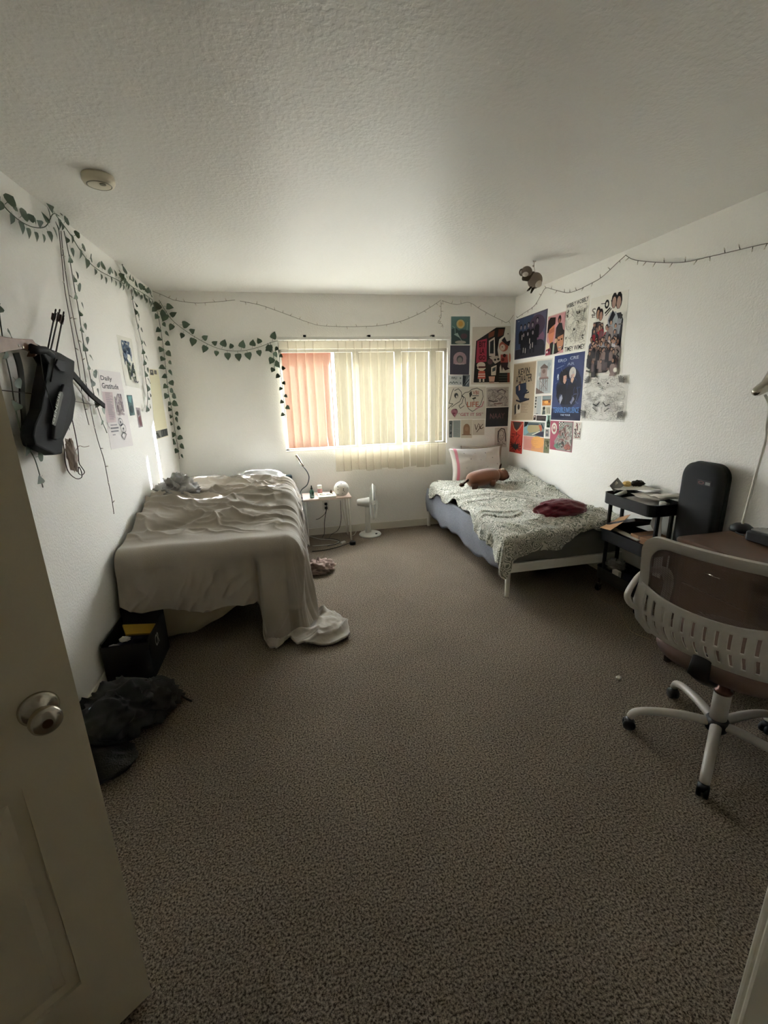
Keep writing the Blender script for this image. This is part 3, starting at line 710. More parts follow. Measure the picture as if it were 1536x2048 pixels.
cord('lamp_cord', [gc+Vector((.0, -.07, -.07)), at(684, 1010, 1, 4.27), at(688, 1030, 1, 4.27), at(692, 1050, 1, 4.3), F(694, 1066)], .0035, M_cordw, 'white cord hanging down from the globe lamp')
cord('lamp_cord', [at(681, 1001, 1, 4.262), at(682, 1040, 1, 4.33), at(676, 1060, 1, 4.4), F(664, 1068), F(658, 1076)], .003, M_cordk, 'thin black cord hanging from the table edge to the floor')
m_ = MB(); m_.smooth = True; p = F(705, 1085, .022); m_.lathe([(.001, 0), (.03, 0), (.032, .006), (.032, .028), (.026, .036), (.001, .037)], (p.x, p.y, .001), 20)
o = m_.build('round_plug', M_black); tag(o, 'round black plug disc on the carpet in front of the fan', 'plug')
MB().box((-.012, -.002, .036), (-.006, .002, .045), Matrix.Translation((p.x, p.y, 0))).box((.006, -.002, .036), (.012, .002, .045), Matrix.Translation((p.x, p.y, 0))).build('prong', M_chrome, o)
p = F(652, 1066); o = MB().rbox((p.x-.04, p.y-.02, .001), (p.x+.04, p.y+.02, .028), .008).build('power_adapter', M_cordw); tag(o, 'small white power adapter by the baseboard under the side table', 'adapter')
p = F(688, 1086, .01); o = MB().rbox((-.03, -.014, .007), (.03, .014, .024), .006, Matrix.Translation((p.x-.01, p.y+.01, 0)) @ Matrix.Rotation(.6, 4, 'Z')).build('power_adapter', M_cordw); tag(o, 'white plug block where the cords meet the table leg', 'adapter')
# wall outlet with plugs behind table
ot = empty('wall_outlet', (.34, YB-.006, .33), 'white wall outlet with black plugs behind the side table', 'outlet')
MB().rbox((.305, YB-.006, .27), (.375, YB-.0005, .385), .004).build('cover_plate', M_white, ot)
MB().rbox((.325, YB-.034, .335), (.355, YB-.006, .36), .003).build('plug', M_black, ot)
MB().rbox((.325, YB-.034, .29), (.355, YB-.006, .315), .003).build('plug', M_black, ot)
cord('plug_cord', [(.34, YB-.034, .345), (.345, YB-.06, .32), (.33, YB-.05, .25), (.31, YB-.05, .15), (.30, YB-.06, .03), (.27, YB-.12, .006)], .0035, M_cordk, 'black cord dropping from the outlet behind the side table')
cord('plug_cord', [(.34, YB-.034, .30), (.32, YB-.06, .25), (.26, YB-.05, .2), (.22, YB-.05, .19)], .003, M_cordk, 'short black cord hanging sideways from the lower plug')

# ================================================================== cart
CT = empty('utility_cart', (2.31, 2.47, 0), 'black three tier rolling cart between the right bed and the upright case', 'cart')
CX0, CX1, CY0, CY1 = 2.19, 2.435, 2.24, 2.69
M_cart = mat('black powder coat', '#1b1c1d', .45, bump=(300, .0004))
def tray(z0, z1, name):
    m_ = MB(); R_ = .05
    def ring(ins, z, r_):
        o_ = []
        for cx, cy, a0 in ((CX1-R_, CY1-R_, 0), (CX0+R_, CY1-R_, 90), (CX0+R_, CY0+R_, 180), (CX1-R_, CY0+R_, 270)):
            for i in range(7):
                t = math.radians(a0+15*i); o_.append(Vector((cx+(r_-ins)*math.cos(t), cy+(r_-ins)*math.sin(t), z)))
        return o_
    rg = [ring(.006, z0, R_), ring(0, z0+.006, R_), ring(0, z1, R_), ring(-.003, z1+.004, R_), ring(.004, z1+.005, R_), ring(.004, z0+.006, R_)]
    m_.loft(rg, cap=True); m_.build(name, M_cart, CT, smooth=False, bevel=.0)
tray(.690, .765, 'top_tray'); tray(.415, .50, 'middle_tray'); tray(.115, .20, 'bottom_tray')
for sx_, y in ((0, CY0+.0), (1, CY0), (0, CY1), (1, CY1)):
    x = CX0 + .07 + sx_*.105; yy = y + (.012 if y < 2.4 else -.012)
    m_ = MB(); m_.rbox((x-.012, yy-.009, .12), (x+.012, yy+.009, .70), .004); m_.build('post', M_cart, CT)
for x in (CX0+.03, CX1-.03):
    for y in (CY0+.03, CY1-.03):
        m_ = MB(); m_.smooth = True
        m_.lathe([(.001, -.011), (.02, -.011), (.024, -.006), (.024, .006), (.02, .011), (.001, .011)], M=Matrix.Translation((x-.004, y, .0245)) @ Matrix.Rotation(PI/2, 4, 'X') , n=20)
        w_ = m_.build('wheel', mat('glossy black rubber', '#0c0c0d', .15), CT)
        MB().box((x-.012, y-.018, .035), (x+.012, y+.018, .06)).box((x-.012, y+.013, .02), (x+.006, y+.018, .05)).box((x-.012, y-.018, .02), (x+.006, y-.013, .05)).tube([(x, y, .05), (x, y, .12)], .006, 8).build('caster_fork', M_chrome if x < 2.3 else M_black, CT)
def sheet(name, pts, m, label=None, cat='paper', amp=.004, n=12, th=.0006, seed=0, group=None, parent=None):
    """four corners -> slightly curled sheet"""
    a_, b__, c_, d_ = [Vector(p) for p in pts]; nr = (b__-a_).cross(d_-a_).normalized(); nr = nr if nr.z >= 0 else -nr
    P = []
    for i in range(n+1):
        u = i/n; row = []
        for j in range(n+1):
            v = j/n; p = (a_*(1-u)+b__*u)*(1-v) + (d_*(1-u)+c_*u)*v
            row.append(p + nr*float(amp*(2*fbm(u*3+seed, v*3+seed, seed)-1)*2 + amp*1.5*(abs(u-.5)*2)**3*math.sin(seed)))
        P.append(row)
    o = MB().grid(P).build(name, m, parent, smooth=True, solid=th)
    if label: tag(o, label, cat, group)
    return o
M_pap = mat('white paper', '#cdc9bf', .7); M_pap2 = mat('grey paper', '#b7b1a8', .7); M_kraft = mat('kraft card', '#a98158', .8)
zt = .772
sheet('paper', [(2.20, 2.66, zt+.035), (2.225, 2.50, zt+.04), (2.43, 2.40, zt+.045), (2.42, 2.58, zt+.05)], M_pap, 'flat white sheet lying on top of the papers in the cart', amp=.004, seed=2)
sheet('paper', [(2.23, 2.47, zt+.022), (2.25, 2.29, zt+.02), (2.42, 2.27, zt+.026), (2.42, 2.45, zt+.03)], M_pap2, 'creased grey paper at the near end of the cart top', amp=.006, seed=3)
sheet('paper', [(2.29, 2.44, zt+.036), (2.30, 2.30, zt+.034), (2.44, 2.24, zt+.055), (2.43, 2.36, zt+.04)], M_pap, 'curled white paper with a lifted corner on the cart top', amp=.008, seed=5)
st = MB()
for k in range(5): st.box((2.215+.004*k, 2.30+.003*k, .698+.012*k), (2.41-.003*k, 2.56-.004*k, .7075+.012*k))
o = st.build('paper_stack', M_pap2); tag(o, 'stack of grey papers filling the top tray of the cart', 'paper'); 
o = sheet('photo_card', [at(1219, 971, 1, 2.62), at(1235, 955, 1, 2.62), at(1248, 971, 1, 2.60), at(1228, 984, 1, 2.60)], mat('silver card', '#8b8985', .3), 'square silver card tilted upright at the far end of the cart', 'card', amp=.001, th=.003)
sheet('window_mark', [at(1229, 967, 1, 2.612), at(1233, 962, 1, 2.612), at(1236, 966, 1, 2.608), at(1231, 971, 1, 2.608)], M_pap, parent=o, amp=0, n=2, th=.002)
o = lump('dark_pouch', at(1275, 967, 1, 2.60) + Vector((0, 0, -.008)), (.055, .04, .032), mat('charcoal cloth', '#35332f', .9), 5, amp=.3, n=40, mm=24); tag(o, 'charcoal cloth pouch behind the papers on the cart', 'pouch')
o = lump('yellow_cloth', at(1254, 966, 1, 2.61) + Vector((0, 0, -.008)), (.028, .03, .022), mat('pale yellow cloth', '#c9a96a', .9), 6, amp=.25, n=30, mm=20); tag(o, 'pale yellow cloth between the silver card and the charcoal pouch', 'cloth')
m_ = MB(); m_.smooth = True; m_.tube([(2.215, 2.63, .735), (2.235, 2.52, .80)], [.012, .014], 12); o = m_.build('tube', M_white); tag(o, 'white cosmetic tube poking out under the top sheet on the cart', 'tube')
m_ = MB(); m_.smooth = True; m_.lathe([(.001, 0), (.02, 0), (.02, .02), (.012, .026), (.001, .028)], at(1326, 1004, 1, 2.27) - Vector((0, 0, .022)), 16); o = m_.build('white_cap', M_white); tag(o, 'round white cap at the near right corner of the cart top', 'cap')
# middle tray contents
sheet('envelope', [at(1200, 1056, 1, 2.68), at(1238, 1035, 1, 2.66), at(1262, 1030, 1, 2.5), at(1222, 1062, 1, 2.5)], M_kraft, 'open kraft envelope sticking out of the middle tray', 'envelope', amp=.003, seed=8, th=.0015)
o = MB().rbox((-.10, -.14, 0), (.10, .14, .022), .006, Matrix.Translation((2.325, 2.52, .555)) @ Matrix.Rotation(-.40, 4, 'X') @ Matrix.Rotation(.15, 4, 'Y')).build('notebook', mat('dark binder', '#231d1b', .6)); tag(o, 'dark binder lying tilted in the middle tray of the cart', 'binder')
o = MB().rbox((2.225, 2.27, .425), (2.40, 2.42, .535), .006).build('carton', mat('brown carton', '#8d6a4e', .8)); tag(o, 'brown carton in the near half of the middle tray', 'carton')
MB().box((2.2245, 2.335, .425), (2.4005, 2.352, .5355)).build('tape', mat('brown tape', '#5c3d2a', .4), o)
sheet('paper', [(2.205, 2.64, .51), (2.20, 2.33, .508), (2.24, 2.33, .512), (2.25, 2.64, .52)], M_pap, 'long white paper edge along the rim of the middle tray', amp=.002, seed=9, th=.002)
sheet('paper', [at(1300, 1048, 1, 2.36), at(1305, 1035, 1, 2.33), at(1325, 1033, 1, 2.28), at(1322, 1078, 1, 2.28)], M_pap2, 'grey paper standing upright at the near end of the middle tray', amp=.004, seed=10)
o = lump('rag', (2.28, 2.58, .235), (.07, .07, .045), mat('grey rag', '#6c6a64', .9), 14, amp=.35, n=40, mm=24); tag(o, 'grey rag in the bottom tray of the cart', 'cloth')
o = MB().rbox((2.23, 2.33, .135), (2.28, 2.45, .215), .006).build('small_box', mat('navy box', '#23283c', .6)); tag(o, 'small navy box in the bottom tray of the cart', 'box')
o = MB().rbox((2.21, 2.47, .125), (2.24, 2.53, .225), .004).build('packet', M_pap2); tag(o, 'pale packet standing in the bottom tray of the cart', 'packet')

# upright instrument case
CS = empty('instrument_case', (2.41, 2.16, 0), 'tall black rounded instrument case standing against the right wall', 'case')
def roundrect(w_, h_, r_, n=8):
    o_ = []
    for cx, cy, a0 in ((w_/2-r_, h_-r_, 0), (-w_/2+r_, h_-r_, 90), (-w_/2+r_*.6, r_*.6, 180), (w_/2-r_*.6, r_*.6, 270)):
        rr = r_ if a0 < 180 else r_*.6
        for i in range(n+1):
            t = math.radians(a0+90*i/n); o_.append((cx+rr*math.cos(t), cy+rr*math.sin(t)))
    return o_
csx, cs_y, cs_h = 2.362, 2.105, 1.05
def cring(x, ins): return [Vector((x, cs_y - a*(1-2*ins/.26), .002+ins + b*(1-2*ins/cs_h))) for a, b in roundrect(.26, cs_h-.002, .085)]
m_ = MB(); m_.smooth = True; m_.loft([cring(csx, .03), cring(csx+.005, .012), cring(csx+.02, 0), cring(csx+.055, 0)]); m_.build('lid_shell', mat('black ballistic nylon', '#141517', .75, bump=(700, .0006)), CS)
m_ = MB(); m_.smooth = True; m_.loft([cring(csx+.058, 0), cring(csx+.085, 0), cring(csx+.098, .012), cring(csx+.103, .03)]); m_.build('back_shell', mat('black ballistic nylon'), CS)
m_ = MB(); rr = cring(csx+.0565, -.002); rr.append(rr[0]); m_.tube(rr, .003, 6); m_.build('zipper', mat('zip grey', '#2b2c2e', .4), CS)
def text_mesh(txt):
    cu = bpy.data.curves.new('t', 'FONT'); cu.body = txt; cu.resolution_u = 2; cu.offset = .018; o = bpy.data.objects.new('t', cu); COL.objects.link(o)
    me = o.to_mesh(); vs_ = [tuple(v.co) for v in me.vertices]; fs = [tuple(p.vertices) for p in me.polygons]; o.to_mesh_clear()
    bpy.data.objects.remove(o); bpy.data.curves.remove(cu)
    if not vs_: return [], []
    a = np.array(vs_)[:, :2]; lo = a.min(0); hi = a.max(0); a = (a-lo)/np.maximum(hi-lo, 1e-6); return a, fs
_TX = {}
def tmesh(t):
    if t not in _TX: _TX[t] = text_mesh(t)
    return _TX[t]
def put_text(name, txt, org, ux, uy, w_, h_, m, parent):
    a, fs = tmesh(txt); o_ = Vector(org); ux = Vector(ux).normalized(); uy = Vector(uy).normalized()
    mb = MB(); mb.add([o_ + ux*float(p[0])*w_ + uy*float(p[1])*h_ for p in a], fs); return mb.build(name, m, parent)
lb = MB(); lb.box((csx-.003, 2.02, .925), (csx+.001, 2.11, .955)); lo_ = lb.build('label', mat('dark badge', '#241f20', .5), CS)
put_text('badge_oval', 'O', (csx-.0036, 2.103, .930), (0, -1, 0), (0, 0, 1), .04, .02, mat('badge red', '#6b4142', .5), lo_)
MB().box((csx-.0036, 2.026, .931), (csx-.0030, 2.056, .948)).build('badge_bar', mat('badge grey', '#7a7875', .5), lo_)

# ================================================================== desk
DK = empty('desk', (2.2, 1.2, 0), 'brown wooden desk along the right wall behind the office chair', 'desk')
M_desk = mat('walnut laminate', '#5b4233', .38, noise=(7, '#46311f', .3)); M_deskd = mat('dark walnut', '#382820', .5)
MB().rbox((1.93, .62, .712), (2.472, 1.80, .74), .02).build('desktop', M_desk, DK)
for y in (.64, 1.765): MB().box((1.97, y, 0), (2.46, y+.022, .712)).build('side_panel', M_deskd, DK)
MB().box((2.44, .662, .25), (2.46, 1.765, .712)).build('back_panel', M_deskd, DK)
for k in range(3):
    d_ = MB().box((1.972, 1.42, .08+.21*k), (1.99, 1.76, .28+.21*k)).build('drawer', M_desk, DK, bevel=.003)
    m_ = MB(); m_.smooth = True; m_.tube([(1.962, 1.55, .18+.21*k), (1.962, 1.63, .18+.21*k)], .005, 8); m_.build('handle', M_chrome, d_)
MB().box((1.99, 1.42, .06), (2.44, 1.435, .712)).build('drawer_side', M_deskd, DK)
# desk lamp
DL = empty('desk_lamp', (2.30, 1.73, .742), 'white thin arm desk lamp with silver head on the desk', 'lamp')
lb0 = at(1486, 1052, 2, .76); LX = 0; ly = lb0.y
m_ = MB(); m_.smooth = True; bc = at(1482, 1062, 2, .741)
m_.lathe([(.001, .741), (.05, .741), (.053, .748), (.05, .765), (.03, .78), (.001, .782)], (bc.x+.0, bc.y, 0), 28); m_.build('base', M_black, DL)
yl = bc.y
m_ = MB(); m_.smooth = True; m_.tube(curve([Vector((bc.x, yl, .775)), at(1510, 955, 1, yl), at(1531, 880, 1, yl), at(1533, 850, 1, yl), at(1538, 812, 1, yl), at(1530, 790, 1, yl)], 6), .0062, 10); m_.build('arm', M_steelw, DL)
hd0, hd1, hd2 = at(1507, 787, 1, yl), at(1532, 772, 1, yl), at(1556, 757, 1, yl-.02)
m_ = MB(); m_.smooth = True; dr = hd1-hd0
m_.tube([hd0+dr*.0, hd0+dr*.06, hd0+dr*.3, hd0+dr*.7, hd1, hd1+(hd2-hd1)*.5, hd2], [.004, .015, .024, .027, .03, .045, .06], 20); m_.build('lamp_head', M_chrome, DL)
# power block and box on the desk
o = MB().rbox((2.20, 1.42, .741), (2.36, 1.66, .79), .012).build('router', M_black); tag(o, 'flat black plastic box on the desk beside the lamp base', 'box')
MB().rbox((2.225, 1.56, .79), (2.30, 1.655, .797), .004).build('silver_top', mat('silver plastic', '#9b9b99', .3, metal=.5), o)
cord('desk_cable', [(2.38, 1.78, .7445), (2.30, 1.775, .7445), (2.26, 1.75, .7445), (2.25, 1.70, .7445)], .0035, M_cordk, 'black cord lying across the back corner of the desk')

# ================================================================== office chair
CH = empty('office_chair', (1.667, 1.217, 0), 'grey framed office chair with brown mesh back facing the desk', 'chair')
fw = Vector((.94, .34, 0)).normalized(); lf = Vector((-fw.y, fw.x, 0))
HUB = Vector((1.667, 1.217, 0)); BKO = .045; MC = Matrix.Translation(HUB) @ Matrix(((fw.x, lf.x, 0, 0), (fw.y, lf.y, 0, 0), (0, 0, 1, 0), (0, 0, 0, 1)))
M_cf = mat('grey chair plastic', '#a9a49a', .45, bump=(500, .0003)); M_seat = mat('brown fabric', '#5d4a40', .85, bump=(400, .0008)); M_cb = mat('grey chair base', '#a7a196', .35)
casters = [(1.404, 1.395), (1.762, 1.517), (1.965, 1.227), (1.79, .93), (1.418, 1.035)]
for cx, cyy in casters:
    a_ = Vector((cx, cyy, 0)); d_ = (a_-HUB); L_ = d_.length; d_.normalize(); a_ = HUB + d_*min(L_, .325); L_ = min(L_, .325)
    m_ = MB(); m_.smooth = True
    pts = [HUB+d_*.03+Vector((0, 0, .125)), HUB+d_*.12+Vector((0, 0, .128)), HUB+d_*.22+Vector((0, 0, .118)), HUB+d_*.295+Vector((0, 0, .095)), a_+Vector((0, 0, .062))]
    m_.tube(curve(pts, 5), [.021 - .004*i/20 for i in range(21)], 12, flat=(1, .85)); m_.build('base_arm', M_cb, CH)
    side = Vector((-d_.y, d_.x, 0)); cs_ = MB(); cs_.smooth = True
    for sg in (-1, 1):
        Mw = Matrix.Translation(a_ + side*.012*sg + Vector((0, 0, .026))) @ side.to_track_quat('Z', 'Y').to_matrix().to_4x4()
        cs_.lathe([(.001, -.008), (.022, -.008), (.0258, -.004), (.0258, .004), (.022, .008), (.001, .008)], M=Mw, n=22)
    w_ = cs_.build('caster', M_black, CH)
    hm = MB(); hm.smooth = True; hm.ball(a_+Vector((0, 0, .04)), (.021, .021, .02), 14, 8); hm.tube([a_+Vector((0, 0, .04)), a_+Vector((0, 0, .07))], .01, 10); hm.build('caster_hood', M_black, w_)
m_ = MB(); m_.smooth = True; m_.lathe([(.001, .095), (.038, .095), (.042, .105), (.042, .14), (.034, .15), (.001, .15)], HUB, 24); m_.build('hub', M_black, CH)
m_ = MB(); m_.smooth = True; m_.lathe([(.001, .14), (.031, .14), (.031, .275), (.028, .28), (.001, .28)], HUB, 24); m_.build('gas_column', M_cb, CH)
m_ = MB(); m_.smooth = True; m_.lathe([(.001, .275), (.033, .275), (.033, .287), (.022, .292), (.019, .40), (.001, .40)], HUB, 24); m_.build('column_collar', mat('bronze collar', '#4b3027', .3, metal=.6), CH)
MB().rbox((-.10, -.09, .385), (.10, .09, .425), .02, MC).build('seat_mechanism', M_black, CH)
# seat
seat = MB(); seat.smooth = True; N = 28
def seat_ring(z, s_):
    return [MC @ Vector((.01 + .245*s_*abs(math.cos(t))**.75*(1 if math.cos(t) > 0 else -1), .25*s_*abs(math.sin(t))**.75*(1 if math.sin(t) > 0 else -1), z)) for t in [2*PI*k/40 for k in range(40)]]
seat.loft([seat_ring(.425, .84), seat_ring(.43, .93), seat_ring(.452, .985), seat_ring(.475, 1.0), seat_ring(.492, .96), seat_ring(.50, .85), seat_ring(.50, .5)]); seat.build('seat', M_seat, CH)
# backrest shell: coordinates (s across -1..1, z); bulges away from the sitter
def backx(s_, z): return -.295 + .045 - .045*(1-s_*s_) - .05*sstep(.55, .98, z) + .045*sstep(.62, .50, z) + .03*math.exp(-((z-.66)/.09)**2)*-1
HW = .245
def bp_(s_, z, off=0): return MC @ Vector((float(backx(s_, z)) + off, s_*HW, z))
def halfw(z):   # outline half width by height
    return 1.0 if z > .60 else 1.0 - .18*((.60-z)/.12)**1.5
def zmesh(s_): return .722 + .045*abs(s_)**2.4      # lower border of the mesh opening
# outer frame ring around the mesh
ro = []
def outline(ins):
    o_ = []; w_ = 1 - ins/HW; zt_ = .965 - ins; r_ = .075
    zl = lambda s_: zmesh(s_) 
    # start lower left going up, across the top, down right
    for k in range(10): o_.append((-w_, .755 + (zt_-r_-.755)*k/9))
    for k in range(1, 9): t = PI/2*k/8; o_.append((-w_ + r_/HW*(1-math.cos(t)), zt_-r_ + r_*math.sin(t)))
    for k in range(1, 16): s_ = -w_ + r_/HW + (2*w_-2*r_/HW)*k/16; o_.append((s_, zt_))
    for k in range(0, 8): t = PI/2*(1-k/8); o_.append((w_ - r_/HW*(1-math.cos(t)), zt_-r_ + r_*math.sin(t)))
    for k in range(10): o_.append((w_, zt_-r_ + (.755-zt_+r_)*k/9))
    return o_
oa, ob = outline(0), outline(.036)
fr = MB(); fr.smooth = True
fr.loft([[bp_(s_, z, -.012) for s_, z in oa], [bp_(s_, z, .012) for s_, z in oa], [bp_(s_, z, .010) for s_, z in ob], [bp_(s_, z, -.008) for s_, z in ob], [bp_(s_, z, -.012) for s_, z in oa]], cap=False, close=False)
fr.build('back_frame', M_cf, CH)
# mesh strands
st = MB()
for k in range(50):
    z = .726 + .0042*k
    if z > .934: break
    lim = .87 if z > .762 else min(.87, ((z-.7215)/.045)**(1/2.4))
    st.grid([[bp_(-lim + 2*lim*i/14, z+dz, -.001) for i in range(15)] for dz in (0, .0027)])
for k in range(40):
    s_ = -.86 + 1.72*k/39; st.grid([[bp_(s_+ds, zmesh(s_)-.0 + (.932-zmesh(s_))*i/10, .0004) for i in range(11)] for ds in (0, .0022)])
so_ = st.build('mesh', mat('brown mesh', '#54433a', .6), CH, solid=.0006); so_['kind'] = 'stuff'
# slotted lower shell
NU, NV = 97, 41
sh = MB(); P = {}
def shz(s_, v): 
    zt_ = zmesh(s_)+.004; zb = .528 + .02*abs(s_)**3; return zt_*(1-v) + zb*v
V_, F_ = [], []
for i in range(NU):
    for j in range(NV):
        s_ = -1+2*i/(NU-1); v = j/(NV-1); z = shz(s_, v); q = s_*halfw(z) if z < .6 else s_
        V_.append(tuple(bp_(q, z, -.004)))
for i in range(NU-1):
    for j in range(NV-1):
        v = (j+.5)/(NV-1); k = (i + (1 if v > .5 else 0)) % 7
        slot = k in (2, 3) and 5 < i < NU-7 and (.14 < v < .44 or .53 < v < .84)
        if not slot: F_.append((i*NV+j, i*NV+j+1, (i+1)*NV+j+1, (i+1)*NV+j))
sh.add(V_, F_); sh.build('lumbar_shell', M_cf, CH, smooth=True, solid=.006)
for sg in (-1, 1):
    m_ = MB(); m_.smooth = True
    m_.tube([bp_(sg*.93, .75, -.004), bp_(sg*.95, .68, -.008), bp_(sg*.93, .60, -.008), bp_(sg*.86, .535, -.002)], [.022, .025, .024, .02], 12, flat=(1, .55)); m_.build('side_bracket', M_cf, CH)
    arm = MB(); arm.smooth = True
    pts = [bp_(sg*.97, .64, 0), bp_(sg*1.03, .665, -.035), bp_(sg*1.09, .70, -.045), bp_(sg*1.10, .74, -.01), MC @ Vector((-.20, sg*.285, .755)), MC @ Vector((-.08, sg*.30, .735)), MC @ Vector((.03, sg*.30, .70)), MC @ Vector((.06, sg*.29, .64)), MC @ Vector((.02, sg*.28, .56)), MC @ Vector((-.02, sg*.26, .46)), MC @ Vector((-.02, sg*.18, .425))]
    c_ = curve(pts, 5); arm.tube(c_, .017, 12, flat=(1.25, .6)); arm.build('armrest', M_cf, CH)
m_ = MB(); m_.smooth = True; m_.tube([MC @ Vector((-.05, 0, .41)), MC @ Vector((-.22, 0, .42)), MC @ Vector((-.285, 0, .47)), bp_(0, .56, .01)], [.03, .03, .028, .022], 12, flat=(1.3, .5)); m_.build('back_bracket', M_black, CH)

# small things on the floor
p = F(1237, 1358); o = lump('tissue_scrap', (p.x, p.y, .012), (.017, .013, .011), mat('tissue', '#c4bdb2', .9), 3, amp=.4, n=20, mm=12, zmin=.001); tag(o, 'small white tissue scrap on the carpet left of the chair base', 'scrap')
cord('charging_cord', [F(1183, 1182), F(1205, 1200), F(1235, 1215), F(1245, 1235), F(1262, 1262), F(1300, 1278)], .0022, mat('tan cord', '#8d7a5b', .6), 'thin tan cord on the carpet between the cart and the chair')

# ================================================================== corner by the door: bin and backpack
BN = empty('storage_bin', (-.97, 2.42, 0), 'open black fabric bin at the foot of the left bed by the wall', 'bin')
bx0, bx1, by0, by1, bh = -1.068, -.83, 2.33, 2.66, .25
M_bin = mat('black fabric bin', '#111010', .85, bump=(300, .0008))
def wallbox(name, lo, hi): MB().rbox(lo, hi, .004).build(name, M_bin, BN)
wallbox('front_panel', (bx0, by0, .004), (bx1, by0+.008, bh-.015)); wallbox('back_panel', (bx0, by1-.008, .004), (bx1, by1, bh+.05))
wallbox('side_panel', (bx0, by0+.008, .004), (bx0+.008, by1-.008, bh)); wallbox('side_panel', (bx1-.008, by0+.008, .004), (bx1, by1-.008, bh))
wallbox('bottom_panel', (bx0+.008, by0+.008, .004), (bx1-.008, by1-.008, .012))
put_text('lettering', 'CR', (bx1+.0008, by0+.10, .14), (0, 1, 0), (0, 0, 1), .07, .07, mat('faded print', '#9c9894', .7), BN)
o = MB().rbox((-.09, -.05, 0), (.09, .05, .012), .003, Matrix.Translation((-.93, 2.535, .205)) @ Matrix.Rotation(.4, 4, 'Y') @ Matrix.Rotation(.5, 4, 'Z')).build('snack_bag', mat('yellow packet', '#8f6f1a', .5)); tag(o, 'yellow packet lying in the black bin', 'packet')
o = lump('navy_cloth', (-.95, 2.48, .14), (.10, .12, .07), mat('navy cloth', '#1b1c33', .9), 8, amp=.3, n=36, mm=20); tag(o, 'navy cloth bundled in the black bin', 'cloth')
o = lump('tissue', (-.985, 2.44, .212), (.03, .022, .016), mat('tissue'), 9, amp=.4, n=20, mm=12); tag(o, 'white crumpled tissue in the bin next to the yellow packet', 'tissue')
o = lump('tissue', (-1.02, 2.375, .205), (.032, .022, .016), mat('grey tissue', '#8f8b88', .9), 10, amp=.4, n=20, mm=12); tag(o, 'grey crumpled tissue at the wall side of the bin', 'tissue')
BP = empty('backpack', (-.85, 1.95, 0), 'dark grey backpack slumped on the carpet beside the door', 'backpack')
M_bp = mat('charcoal nylon', '#191816', .8, bump=(200, .0008)); M_bp2 = mat('grey nylon', '#2b2925', .8, bump=(200, .0008))
lump('body', (-.88, 1.93, .11), (.175, .19, .125), M_bp, 22, amp=.36, n=90, mm=50, freq=1.9, sharp=2, parent=BP, zmin=.003)
lump('front_pocket', (-.76, 2.03, .085), (.13, .13, .10), M_bp2, 24, amp=.4, n=80, mm=44, freq=2.0, sharp=2, parent=BP, zmin=.003)
for pts in ([(-.80, 2.02, .2), (-.70, 2.08, .12), (-.66, 2.12, .04), (-.63, 2.11, .012), (-.60, 2.08, .012)], [(-.93, 2.12, .17), (-.80, 2.17, .10), (-.70, 2.15, .02), (-.64, 2.14, .012)], [(-.97, 1.95, .2), (-1.0, 2.08, .12), (-1.04, 2.12, .03)]):
    m_ = MB(); m_.smooth = True; m_.tube(curve(pts, 5), .02, 10, flat=(1, .25)); m_.build('strap', M_bp2, BP)
MB().rbox((-.70, 2.125, .03), (-.675, 2.155, .06), .004).build('buckle', M_black, BP)
bt = MB(); bt.smooth = True; q = at(186, 1424, 0, -.93); bt.ball(q, (.022, .022, .024), 18, 12); o = bt.build('bottle_cap', mat('pale blue plastic', '#8fa3ad', .5), BP)
o = lump('dark_sweater', (-.90, 1.72, .04), (.15, .12, .05), mat('black knit', '#1d1c1a', .95, bump=(150, .003)), 26, amp=.25, n=60, mm=30, freq=1.3, sharp=1, zmin=.003); tag(o, 'black knit garment in a heap on the carpet in front of the backpack', 'garment')

